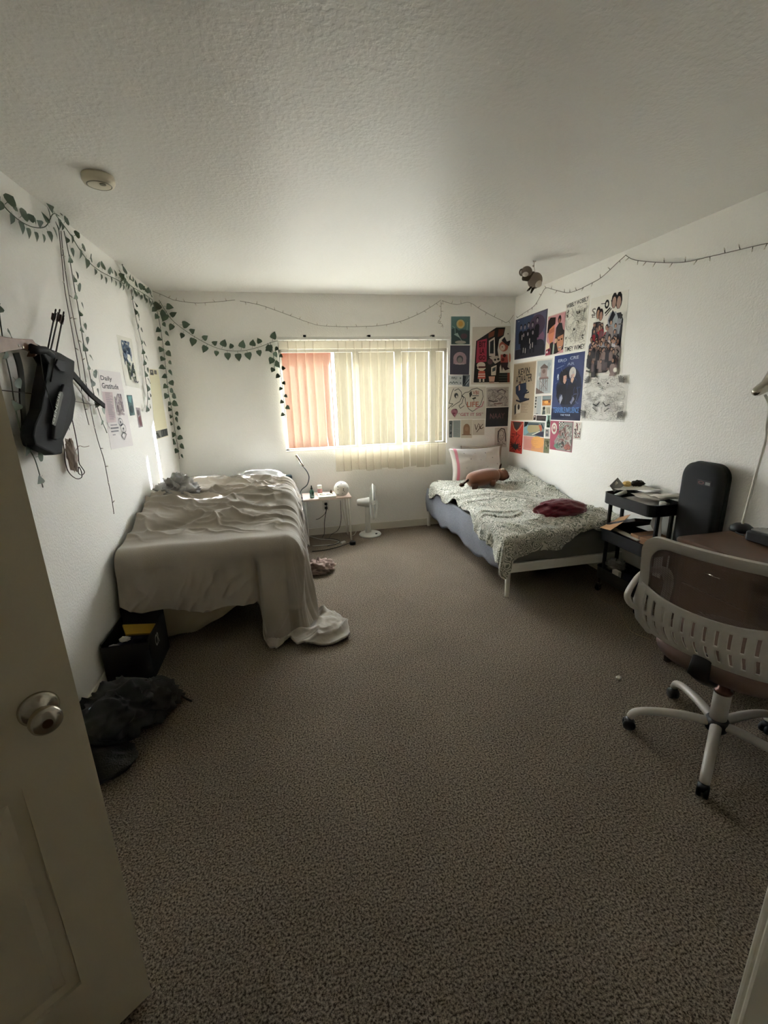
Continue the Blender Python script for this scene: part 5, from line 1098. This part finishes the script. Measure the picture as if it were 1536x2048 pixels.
pr = [('l', '#3b3b3b', [(.0, .66), (.12, .52), (.02, .5), (.1, .14), (.14, .06)], .014), ('l', '#3b3b3b', [(.16, .12), (.26, .06), (.34, .16), (.36, .3), (.3, .45), (.2, .52), (.08, .62)], .014), ('e', '#4c4a4c', .21, .27, .05, .08), ('e', '#d0cbc0', .22, .3, .025, .04), ('l', '#3b3b3b', [(.34, .28), (.4, .32), (.36, .5), (.28, .58), (.32, .66), (.42, .58)], .014),
      ('l', '#3b3b3b', [(.36, .27), (.44, .18), (.54, .16), (.62, .08), (.76, .04), (.9, .12), (.93, .3), (.86, .55), (.74, .70), (.64, .76), (.54, .68), (.46, .5), (.44, .34), (.36, .27)], .014), ('p', '#3f3d3d', [(.55, .2), (.61, .12), (.63, .24), (.57, .34)]), ('t', '#a5675c', 'VBI', .64, .12, .17, .12), ('r', '#3b3b3b', .63, .265, .81, .285), ('p', '#45423f', [(.62, .36), (.72, .31), (.74, .36), (.66, .39)]), ('l', '#45423f', [(.68, .36), (.68, .44)], .012), ('t', '#a8624c', 'LIFE', .49, .46, .32, .16),
      ('e', '#ad7480', .16, .76, .09, .09), ('p', '#ad7480', [(.08, .8), (.24, .8), (.17, .94)]), ('e', '#8a3f54', .16, .81, .04, .02), ('t', '#a5606a', '*GET IT SIS*', .26, .80, .68, .10), ('l', '#b8848c', [(.72, .7), (.8, .64), (.9, .6), (.94, .46)], .03)]
poster('drawing', 'B', [(896.8, 773.4), (971.6, 773.4), (970.8, 837.6), (896.4, 839)], '#d0cbc0', 'marker drawing of a long snouted animal with speech bubble beside the blinds', pr, 'drawing')
poster('drawing', 'B', [(972.4, 775), (1017.4, 773.6), (1016.7, 812.8), (972.2, 814.4)], '#c2bab2', 'grey pencil sketch above the black sheet', scrib(81, 70, ['#857c78', '#776c70', '#918986'], .08, .1, .95, .95, .3, .014) + [('l', '#66555c', [(.5, .2), (.7, .12), (.85, .22), (.8, .34)], .03), ('l', '#575250', [(.12, .66), (.3, .72), (.5, .7)], .04), ('l', '#7b5a55', [(.35, .85), (.7, .82)], .03)], 'drawing')
poster('chalk_print', 'B', [(972.4, 815.8), (1017.2, 814), (1015.2, 852.2), (970.8, 853.8)], '#37373a', 'black sheet with faint hand lettering near the room corner', [('t', '#6a5255', 'NAAY', .18, .3, .66, .28)], 'print')
poster('bookmark', 'B', [(898, 841.4), (905, 841.4), (904.2, 875), (898, 875)], '#62686a', 'narrow dark grey bookmark at the lower left of the sketches', blobs(91, 8, ['#3f4446', '#878d8f'], .1, .05, .9, .95, .15, .3, .25), 'bookmark')
poster('bookmark', 'B', [(906, 840.8), (920.9, 840.6), (920.3, 874.8), (905.9, 874.2)], '#97a09f', 'pale grey green bookmark between the dark one and the arch card', lines('#858e8d', .15, .85, .1, 14, .06, .02, 5), 'bookmark')
poster('postcard', 'B', [(922, 839.8), (944.6, 839), (943.8, 875.8), (922, 875.8)], '#cbc2b1', 'cream card with a brown arch under the animal drawing', [('e', '#8a6c54', .5, .48, .3, .26), ('r', '#8a6c54', .2, .48, .8, .84), ('r', '#7c604a', .08, .8, .92, .85), ('e', '#977a62', .5, .5, .16, .12)], 'postcard')
poster('drawing', 'B', [(945, 839.8), (969, 839), (968.4, 870), (945, 870)], '#d0c7b9', 'small card with brown brush scribble right of the arch card', [('l', '#4d372f', p_, .05) for p_ in ([(.2, .3), (.3, .65), (.5, .25)], [(.35, .8), (.85, .3)], [(.55, .45), (.75, .6), (.9, .5)], [(.6, .3), (.65, .6)])], 'drawing')
pr = [('l', '#4a3f40', [(.30, .75), (.25, .5), (.28, .2), (.5, .06), (.75, .1), (.86, .35), (.9, .7)], .07), ('e', '#cfc7bd', .52, .4, .22, .24, 20), ('l', '#54494a', [(.3, .42), (.34, .22), (.52, .14), (.7, .24), (.75, .44), (.66, .6), (.5, .66), (.36, .58), (.3, .42)], .03), ('e', '#4a3f40', .43, .42, .04, .015), ('e', '#4a3f40', .62, .4, .04, .015), ('l', '#7b4c4c', [(.46, .54), (.52, .56), (.58, .53)], .03), ('l', '#54494a', [(.2, .85), (.4, .8), (.42, .7)], .03), ('l', '#54494a', [(.62, .7), (.66, .8), (.9, .86)], .03), ('l', '#54494a', [(.34, .86), (.5, .96), (.68, .88)], .03)]
poster('drawing', 'B', [(989.6, 855.5), (1015, 853.9), (1012.9, 894), (989, 894)], '#cfc7bd', 'pencil portrait of a long haired person under the black sheet', pr, 'drawing')

# --- left wall
pr = scrib(101, 36, ['#4c5d78', '#6d7d93', '#3c4c68', '#8f9bab'], .2, .1, .75, .55, .22, .05, 2) + scrib(102, 26, ['#4d5c4a', '#6b765f', '#3f4b55'], .35, .5, .8, .85, .22, .04, 2) + [('l', '#5c5e62', [(.6, .89), (.66, .84), (.7, .89), (.78, .86), (.84, .89), (.92, .86)], .03)]
poster('poster', 'L', [(232.6, 669), (262.5, 677.8), (279.4, 777), (251.4, 771)], '#dddbd0', 'white poster of blue flowers on the left wall above the gratitude sheet', pr)
pr = [('t', '#3b3a40', 'Daily', .05, .07, .48, .075), ('t', '#3b3a40', 'Gratitude', .05, .16, .72, .07)] + lines('#8b868c', .12, .42, .28, 26, .0135, .005, 9) + [('p', '#cbb9bc', [(.02, .27), (.45, .27), (.4, .66), (.02, .66)])]
pr = [pr[-1]] + pr[:-1] + [('r', '#8f8b90', .12, .685, .40, .70), ('r', '#77747a', .1, .722, .44, .742), ('r', '#77747a', .1, .765, .42, .782), ('r', '#8f8b90', .14, .812, .26, .826)] + scrib(111, 26, ['#a8979c', '#8f8088', '#b5a9ac'], .5, .30, .82, .56, .2, .03, 2)
for cx, cy_, rr in ((.56, .66, .10), (.64, .75, .12)): pr += [('l', '#55535a', [(cx+rr*math.cos(t*PI/7), cy_+rr*.5*math.sin(t*PI/7)) for t in range(15)], .012), ('e', '#55535a', cx, cy_, .025, .014)]
pr += [('l', '#55535a', [(.5, .84), (.62, .80), (.74, .83), (.6, .9), (.5, .84)], .014)]
poster('poster', 'L', [(194.8, 738.5), (240, 745), (266, 891), (222, 899)], '#e0dad9', 'pale pink gratitude sheet with bold serif heading on the left wall', pr)
poster('postcard', 'L', [(252.8, 790.3), (263.4, 790.3), (269.5, 829.9), (259.9, 831.6)], '#3c5c60', 'small dark teal card right of the gratitude sheet', [('p', '#6f9a9a', [(.1, .05), (.9, .05), (.6, .4), (.2, .3)]), ('e', '#263c42', .5, .7, .4, .2)], 'postcard')
poster('postcard', 'L', [(271.3, 814.9), (279.2, 815.8), (285.4, 853.6), (277.5, 855.4)], '#948b8c', 'small grey and red card right of the dark teal card', [('p', '#7b5559', [(.2, .5), (.8, .4), (.9, .95), (.3, .95)]), ('e', '#5d5558', .4, .25, .3, .15)], 'postcard')
pr = [('r', '#54534f', .06, .012, .42, .085), ('r', '#54534f', .5, .012, .78, .07), ('r', '#bdb8a6', .16, .03, .3, .05), ('r', '#76756f', .02, .88, .98, .99), ('p', '#33322f', [(.02, .9), (.2, .91), (.35, .985), (.2, .985)]), ('r', '#2f2f2d', .45, .885, .97, .985), ('r', '#696862', .52, .9, .56, .97), ('r', '#696862', .7, .9, .73, .97)]
poster('poster', 'L', [(297.7, 737.6), (315.8, 739.5), (336.4, 872), (311.5, 879.5)], '#ddd7b8', 'tall cream poster with dark photo strip at the bottom near the corner ivy', pr)

# ================================================================== ivy
M_leafs = [mat('ivy leaf', '#3a4a38', .55, noise=(40, '#4c5d48', .2)), mat('ivy leaf light', '#526350', .6, noise=(40, '#42523f', .2))]
M_vine = mat('ivy stem', '#4b5340', .7)
def leafmesh(k, big=1.0):
    r = random.Random(k); L_ = 1.0; w_ = .42 + .08*r.random(); fold = .10 + .12*r.random()
    prof = [(0, 0), (.08, .30), (.22, .46), (.42, .44), (.64, .30), (.84, .13), (1, 0)]
    mb = MB(); V_ = []; n_ = len(prof)
    for s_ in (-1, 1):
        for t, w in prof: V_.append((s_*w*w_/.46, t - .10*(w/.46)*(1 if t < .3 else 0), fold*w/.46*.5 - .18*t*t))
    mid = [(0, t, -.18*t*t - .0) for t, w in prof]; V_ += mid
    F_ = []
    for i in range(n_-1):
        F_.append((i, i+1, 2*n_+i+1, 2*n_+i)); F_.append((2*n_+i, 2*n_+i+1, n_+i+1, n_+i))
    # short petiole
    b0 = len(V_); V_ += [(-.02, -.35, .02), (.02, -.35, .02), (.02, .02, 0), (-.02, .02, 0)]; F_.append((b0, b0+1, b0+2, b0+3))
    me = bpy.data.meshes.new('leaf'); me.from_pydata(V_, [], F_); me.materials.append(M_leafs[k % 2]); me.polygons.foreach_set('use_smooth', [True]*len(F_)); me.update(); return me
LEAF = [leafmesh(k) for k in range(6)]
def garland(label, pts, nr, size=.062, step=.042, spread=.028, seed=1, droop=.6, gap=()):
    r = random.Random(seed); nr = Vector(nr)
    c_ = curve(pts, 8); root = empty('ivy_garland', c_[0], label, 'ivy garland', 'artificial ivy strands')
    mb = MB(); mb.smooth = True; mb.tube(c_, .0022, 5); mb.build('vine', M_vine, root)
    acc = 0; sd = 1; i = 0
    for a, b in zip(c_[:-1], c_[1:]):
        acc += (b-a).length
        while acc > step:
            acc -= step*r.uniform(.8, 1.25); i += 1; d = (b-a).normalized(); side = d.cross(nr).normalized()*sd; sd = -sd
            y = (side*1.0 + Vector((0, 0, -1))*droop*r.uniform(.3, 1.5) + d*r.uniform(-.3, .5) + nr*r.uniform(-.1, .35)).normalized()
            z = (nr + side*r.uniform(-.5, .5) + Vector((0, 0, r.uniform(-.3, .6)))); x = y.cross(z).normalized(); z = x.cross(y)
            s_ = size*r.uniform(.75, 1.15); p = a + side*spread*r.uniform(.3, 1.0) + nr*.012
            o = bpy.data.objects.new('leaf', LEAF[r.randrange(6)]); COL.objects.link(o); o.parent = root
            M = Matrix(((x.x*s_, y.x*s_, z.x*s_, p.x), (x.y*s_, y.y*s_, z.y*s_, p.y), (x.z*s_, y.z*s_, z.z*s_, p.z), (0, 0, 0, 1)))
            o.matrix_parent_inverse = Matrix.Translation(root.location).inverted(); o.matrix_basis = M
    return root
Lw = lambda L_, off=.02: [at(x, y, 0, X0+off) for x, y in L_]
Bw = lambda L_, off=.02: [at(x, y, 1, YB-off) for x, y in L_]
garland('ivy garland along the top left wall, nearest the door', Lw([(-14, 385), (8, 412), (20, 425), (45, 445), (70, 455), (92, 452), (106, 428), (118, 432)]), (1, 0, 0), .046, .030, .026, 2)
garland('ivy garland dipping along the top left wall between the two hooks', Lw([(112, 430), (140, 468), (160, 500), (182, 528), (205, 545), (235, 560), (248, 568)]), (1, 0, 0), .048, .042, .026, 3)
garland('ivy garland bunched at the top of the left wall beside the far corner', Lw([(238, 540), (252, 562), (268, 576), (288, 588), (305, 600)]), (1, 0, 0), .05, .022, .034, 4)
garland('long ivy strand hanging beside the gratitude sheet on the left wall', Lw([(128, 462), (138, 510), (148, 570), (158, 625), (166, 680), (176, 730), (186, 780), (200, 830), (214, 866)]), (1, 0, 0), .046, .045, .026, 5, 1.2)
garland('ivy strand hanging over the blue flower poster', Lw([(262, 580), (268, 615), (276, 655), (284, 690), (288, 720), (290, 750), (295, 785), (294, 825)]), (1, 0, 0), .052, .045, .025, 6, 1.2)
garland('ivy strand hanging in the far left corner down to the bed', Lw([(310, 606), (318, 640), (326, 690), (332, 740), (336, 780)], .05) + Bw([(343, 815), (349, 855), (355, 890), (359, 918)], .05), (.7, -.7, 0), .055, .042, .03, 7, 1.0)
garland('ivy swag across the back wall from the corner to the blinds', Bw([(318, 600), (340, 635), (362, 655), (400, 680), (440, 698), (480, 702), (515, 695), (545, 684), (556, 682)]), (0, -1, 0), .066, .048, .035, 8)
garland('short ivy strand hanging at the left edge of the blinds', Bw([(540, 684), (545, 700), (548, 722), (550, 742)], .015), (0, -1, 0), .062, .05, .02, 9, 1.0)
garland('thin ivy strand lit by the sun along the left blind slat', Bw([(556, 684), (558, 710), (561, 745), (565, 775), (568, 805), (571, 836)], .10), (0, -1, 0), .045, .06, .015, 10, 1.0)
garland('near ivy strand with large leaves hanging past the bow handle', Lw([(-8, 570), (-2, 620), (3, 660), (10, 705), (22, 760), (28, 800), (38, 850), (50, 885), (68, 915), (78, 945), (86, 975)], .03), (1, 0, 0), .05, .085, .022, 11, .9)

# ================================================================== string lights
M_wire = mat('clear wire', '#8f8a7e', .5); M_bulb = mat('clear bulb', '#e6e0d2', .15, spec=.8); M_wired = mat('copper wire', '#6b655b', .5)
def lights(label, pts, nr, m=M_wire, step=.085, ln=.028, seed=1):
    r = random.Random(seed); nr = Vector(nr); c_ = curve(pts, 6); root = empty('string_lights', c_[0], label, 'string lights', 'mini light strings')
    mb = MB(); mb.smooth = True; mb.tube(c_, .0022, 5); mb.build('wire', m, root)
    bl_ = MB(); bl_.smooth = True; acc = 0
    for a, b in zip(c_[:-1], c_[1:]):
        acc += (b-a).length
        if acc > step:
            acc = 0; d = (b-a).normalized(); side = d.cross(nr).normalized()*r.choice((-1, 1)); e = (side + nr*.3 + d*r.uniform(-.6, .6)).normalized()
            bl_.cur = 0; bl_.tube([a, a+e*ln*.5], .0022, 5); bl_.cur = 1; bl_.tube([a+e*ln*.5, a+e*ln*.75, a+e*ln], [.003, .0035, .001], 6)
    o = bl_.build('bulbs', [m, M_bulb], root); o['kind'] = 'stuff'
lights('mini light string swagging along the top of the right wall toward the desk', [at(x, y, 0, X1-.012) for x, y in ((1560, 482), (1528, 488), (1480, 499), (1420, 513), (1370, 524), (1320, 525), (1270, 520), (1252, 511))], (-1, 0, 0), M_wired, .07, .03, 1)
lights('mini light string drooping above the posters on the right wall', [at(x, y, 0, X1-.012) for x, y in ((1252, 510), (1235, 525), (1205, 553), (1180, 568), (1140, 585), (1110, 580), (1092, 576), (1082, 590), (1068, 612), (1045, 628), (1034, 636))], (-1, 0, 0), M_wired, .08, .03, 2)
lights('mini light string around the far right corner above the arcade poster', [at(x, y, 1, YB-.012) for x, y in ((1027, 630), (1020, 640), (1012, 645), (1004, 641), (985, 632), (960, 618), (938, 605), (915, 609), (898, 606), (884, 601))], (0, -1, 0), M_wire, .09, .04, 3)
lights('mini light string swagging over the blinds on the back wall', [at(x, y, 1, YB-.012) for x, y in ((882, 600), (860, 615), (835, 629), (800, 643), (760, 651), (720, 653), (680, 653), (640, 651), (612, 643), (585, 633), (555, 622), (520, 610), (480, 602))], (0, -1, 0), M_wire, .07, .028, 4)
lights('mini light string from the far left corner along the back wall ceiling', [at(x, y, 1, YB-.012) for x, y in ((304, 582), (320, 588), (340, 597), (352, 601), (390, 606), (430, 604), (470, 600))], (0, -1, 0), M_wire, .07, .028, 5)
lights('tuft of mini lights dangling over the top right of the blinds', [at(x, y, 1, YB-.03) for x, y in ((882, 603), (882, 620), (882, 634), (876, 645), (884, 648), (886, 655))], (0, -1, 0), M_wire, .03, .03, 6)
lights('mini light wire hanging down the left wall beside the long ivy strand', [at(x, y, 0, X0+.012) for x, y in ((122, 462), (128, 520), (138, 590), (152, 660), (165, 720), (176, 790), (188, 850), (197, 885), (208, 920), (216, 960), (224, 1000), (228, 1028))], (1, 0, 0), M_wired, .10, .025, 7)
lights('second mini light wire hanging beside the ivy and the bow tip', [at(x, y, 0, X0+.012) for x, y in ((118, 462), (124, 520), (130, 580), (142, 650), (158, 740), (166, 800), (178, 850))], (1, 0, 0), M_wired, .14, .025, 8)

# ================================================================== archery set on the left wall
BW = empty('bow', at(40, 690, 0, X0+.05), 'wooden handled recurve bow with dark limbs hung on the left wall', 'bow')
M_rise = mat('bow wood', '#8f6f5a', .4, noise=(20, '#7a5a48', .15)); M_limb = mat('black bow limb', '#0f1011', .7, spec=.08, noise=(24, '#1d1f20', .1)); M_limbw = mat('limb edge', '#c4c0b4', .5)
LB_ = lambda x, y, o=.05: at(x, y, 0, X0+o)
m_ = MB(); m_.prism([LB_(x, y, .035) for x, y in ((-40, 668), (-5, 674), (14, 677), (49, 679), (54, 686), (66, 696), (68, 712), (60, 706), (56, 712), (52, 714), (56, 704), (50, 701), (30, 698), (0, 702), (-40, 712))], (.032, 0, 0)); m_.build('riser', M_rise, BW, bevel=.003)
for k, (x, y) in enumerate(((37, 691), (46, 694))):
    m_ = MB(); m_.smooth = True; q = LB_(x, y, .067); m_.ball(q, (.003, .006, .006), 12, 8); m_.build('limb_bolt', M_chrome, BW)
def strip(pts, w0, w1, off=.045, th=.006):
    """flat limb: broad band seen on the wall"""
    c_ = curve([LB_(x, y, off) for x, y in pts], 6); rings = []
    for i, p in enumerate(c_):
        d = (c_[min(i+1, len(c_)-1)]-c_[max(i-1, 0)]).normalized(); s_ = d.cross(Vector((1, 0, 0))).normalized(); w = w0+(w1-w0)*i/(len(c_)-1)
        rings.append([p+s_*w, p+s_*w+Vector((th, 0, 0)), p-s_*w+Vector((th, 0, 0)), p-s_*w])
    return MB().loft(rings)
strip([(58, 694), (84, 706), (110, 722), (135, 740), (158, 765), (180, 790), (207, 812)], .025, .013, .05, .009).build('upper_limb', M_limb, BW, smooth=False)
strip([(128, 745), (152, 772), (172, 800), (186, 812)], .004, .003, .04).build('limb_edge', M_limbw, BW)
strip([(30, 706), (37, 730), (42, 765), (42, 800), (46, 840), (44, 872)], .020, .012, .03).build('lower_limb', mat('camouflage limb', '#4a483f', .8, spec=.1, noise=(14, '#34352f', .12)), BW)
m_ = MB(); m_.smooth = True; m_.tube([LB_(-10, 779, .04), LB_(60, 787, .04), LB_(140, 801, .04), LB_(196, 811, .04)], .0018, 6); m_.build('bowstring', mat('bow string', '#3b332c', .6), BW)
QV = empty('quiver', LB_(90, 800, .06), 'black hip quiver with grey lettering hanging on the left wall', 'quiver')
M_q = mat('black quiver cloth', '#16181b', .8, bump=(500, .0006)); M_q2 = mat('black quiver pocket', '#1e1f24', .75, bump=(500, .0006))
m_ = MB(); m_.prism([LB_(x, y, .03) for x, y in ((57, 703), (76, 697), (98, 706), (112, 714), (128, 722), (127, 745), (124, 765), (130, 800), (124, 840), (104, 880), (101, 909), (85, 911), (63, 901), (44, 892), (38, 872), (42, 850), (56, 820), (62, 780), (72, 728))], (.05, 0, 0)); m_.build('body', M_q, QV, bevel=.008)
m_ = MB(); m_.prism([LB_(x, y, .086) for x, y in ((122, 768), (132, 774), (138, 786), (136, 800), (128, 826), (120, 866), (116, 877), (108, 880), (100, 878), (104, 850), (110, 800))], (.014, 0, 0)); m_.build('front_pocket', M_q2, QV, bevel=.005)
m_ = MB(); m_.prism([LB_(x, y, .088) for x, y in ((112, 718), (126, 722), (128, 730), (126, 744), (117, 742), (108, 730))], (.008, 0, 0)); m_.build('top_loop', M_q2, QV, bevel=.003)
m_ = MB(); m_.prism([LB_(x, y, .101) for x, y in ((118.5, 783), (124, 784), (126, 790), (122, 806), (117, 828), (110, 852), (103.5, 848), (106, 838), (113, 810))], (.002, 0, 0)); qo = m_.build('logo_strip', mat('quiver patch', '#55564f', .6), QV)
pa, pb = LB_(108.5, 849, .104), LB_(121.5, 787, .104); pc = LB_(104.5, 846, .104)
put_text('lettering', 'GENESIS', pa, pb-pa, pc-pa, (pb-pa).length, .017, mat('quiver print', '#aaaca4', .6), qo)
m_ = MB(); m_.smooth = True; m_.tube([LB_(80, 708, .089), LB_(88, 760, .089), LB_(100, 800, .089), LB_(120, 856, .089)], .0016, 5); m_.build('cord', mat('grey cord', '#4b4a48', .6), QV)
m_ = MB(); m_.smooth = True; m_.tube([LB_(60, 694, .075), LB_(72, 700, .085), LB_(90, 700, .08), LB_(106, 712, .08)], [.016, .018, .016, .012], 10); m_.build('belt_roll', M_q2, QV)
for k, ((x0, y0), (x1, y1)) in enumerate((((94, 706), (111, 622)), ((100, 706), (119, 622)), ((110, 715), (127, 627)))):
    a_, b__ = LB_(x0, y0, .055+.012*k), LB_(x1, y1, .05+.012*k); dr = b__-a_
    ar = empty('arrow', a_, ('left', 'middle', 'right')[k] + ' of the three dark arrows standing in the quiver', 'arrow', 'arrows in the quiver')
    m_ = MB(); m_.smooth = True; m_.tube([a_ - dr*.5, b__], .0035, 8); m_.build('shaft', mat('dark arrow shaft', '#2a201f', .4), ar)
    m_ = MB(); m_.smooth = True; m_.tube([b__, b__+dr.normalized()*.012], [.0042, .003], 8); m_.build('nock', mat('arrow nock', '#3c2c2b', .4), ar)
    for j in range(3):
        an = j*2*PI/3 + k; up = dr.normalized(); s1 = up.cross(Vector((1, 0, 0))).normalized(); s2 = up.cross(s1); e = s1*math.cos(an) + s2*math.sin(an)
        t0, t1 = a_+dr*.72, a_+dr*.93
        m_ = MB(); m_.prism([t0, t0*.7+t1*.3+e*.011, t1+e*.012, t1], up.cross(e).normalized()*.0008); m_.build('fletching', mat('arrow feather ' + ('a' if j else 'b'), '#4a3436' if j else '#b7a09c', .7), ar)
# string bag and cord under the bow
SB = lump('mesh_pouch', LB_(143, 910, .03), (.022, .032, .085), mat('pinkish gauze', '#b3a49a', .8), 17, amp=.35, n=40, mm=30, freq=1.6)
tag(SB, 'pinkish gauze pouch hanging on a cord right of the quiver', 'pouch')
for k, pts in enumerate((((130, 835), (136, 860)), ((133, 832), (139, 860)))):
    m_ = MB(); m_.smooth = True; m_.tube([LB_(x, y, .03) for x, y in pts], .0012, 5); m_.build('drawstring', mat('grey cord'), SB)
m_ = MB(); m_.smooth = True; m_.tube(curve([LB_(x, y, .03) for x, y in ((150, 905), (158, 892), (168, 894), (178, 892))], 5), .002, 5); m_.build('ribbon', mat('pinkish gauze'), SB)
lp = MB(); lp.smooth = True; lp.tube(curve([LB_(x, y, .06) for x, y in ((134, 803), (142, 830), (150, 865), (156, 900), (158, 925), (163, 934), (169, 944), (164, 950), (157, 946), (158, 934), (163, 944), (163, 955), (152, 957), (138, 945), (131, 925), (128, 895), (122, 862), (121, 850))], 5), .0022, 6)
o = lp.build('spare_string', mat('brown string', '#3d2d25', .6)); tag(o, 'spare brown bow string looped in front of the gauze pouch', 'string')

# ================================================================== hanging plush ornament
OR = empty('hanging_plush', at(1068, 521, 2, H), 'small brown plush creature hanging from the ceiling near the right wall', 'plush toy')
hk = at(1069, 522, 2, H-.001); yo = hk.y; Op = lambda x, y: at(x, y, 1, yo)
M_ot = mat('taupe plush', '#776a61', .95, bump=(300, .002)); M_otw = mat('white plush', '#c4bbb0', .95); M_otd = mat('olive brown felt', '#3d3426', .95)
m_ = MB(); m_.smooth = True; m_.tube([hk, Op(1068, 533), Op(1070, 545)], [.003, .002, .003], 6); m_.ball(Op(1067, 532), .008, 10, 8); m_.lathe([(.001, 0), (.012, 0), (.01, -.006), (.001, -.008)], hk, 12); m_.build('hook', M_otw, OR)
m_ = MB(); m_.smooth = True; m_.ball(Op(1070, 561), (.056, .05, .058), 26, 18, Matrix.Rotation(.5, 4, 'Y')); m_.build('body', M_ot, OR)
m_ = MB(); m_.smooth = True; m_.ball(Op(1072, 569)+Vector((.0, -.028, 0)), (.03, .028, .028), 18, 12); m_.build('belly_patch', M_otw, OR)
m_ = MB(); m_.smooth = True; m_.ball(Op(1053, 544), (.042, .04, .04), 24, 16); ho = m_.build('head', M_ot, OR)
m_ = MB(); m_.smooth = True; m_.ball(Op(1048, 550)+Vector((0, -.02, 0)), (.022, .024, .017), 16, 10); m_.build('muzzle', M_otw, ho)
m_ = MB(); m_.smooth = True; m_.tube([Op(1043.5+4*math.cos(t*PI/8), 545+6*math.sin(t*PI/8)) for t in range(17)], .006, 8); m_.build('ear', M_ot, ho)
m_ = MB(); m_.smooth = True; m_.tube([Op(1046, 556), Op(1054, 556), Op(1062, 551), Op(1068, 546)], [.018, .024, .024, .014], 14); m_.build('arm', M_otd, OR)
m_ = MB(); m_.smooth = True; m_.tube([Op(1059, 561), Op(1067, 552)], [.008, .012], 10); m_.build('scarf', M_otw, OR)
m_ = MB(); m_.smooth = True; m_.tube([Op(1066, 570), Op(1066, 577), Op(1062, 586)], [.012, .020, .010], 12, flat=(1, .5)); m_.tube([Op(1063, 573), Op(1058, 579), Op(1054, 582)], [.012, .016, .005], 12, flat=(1, .5)); m_.build('tail', M_otd, OR)
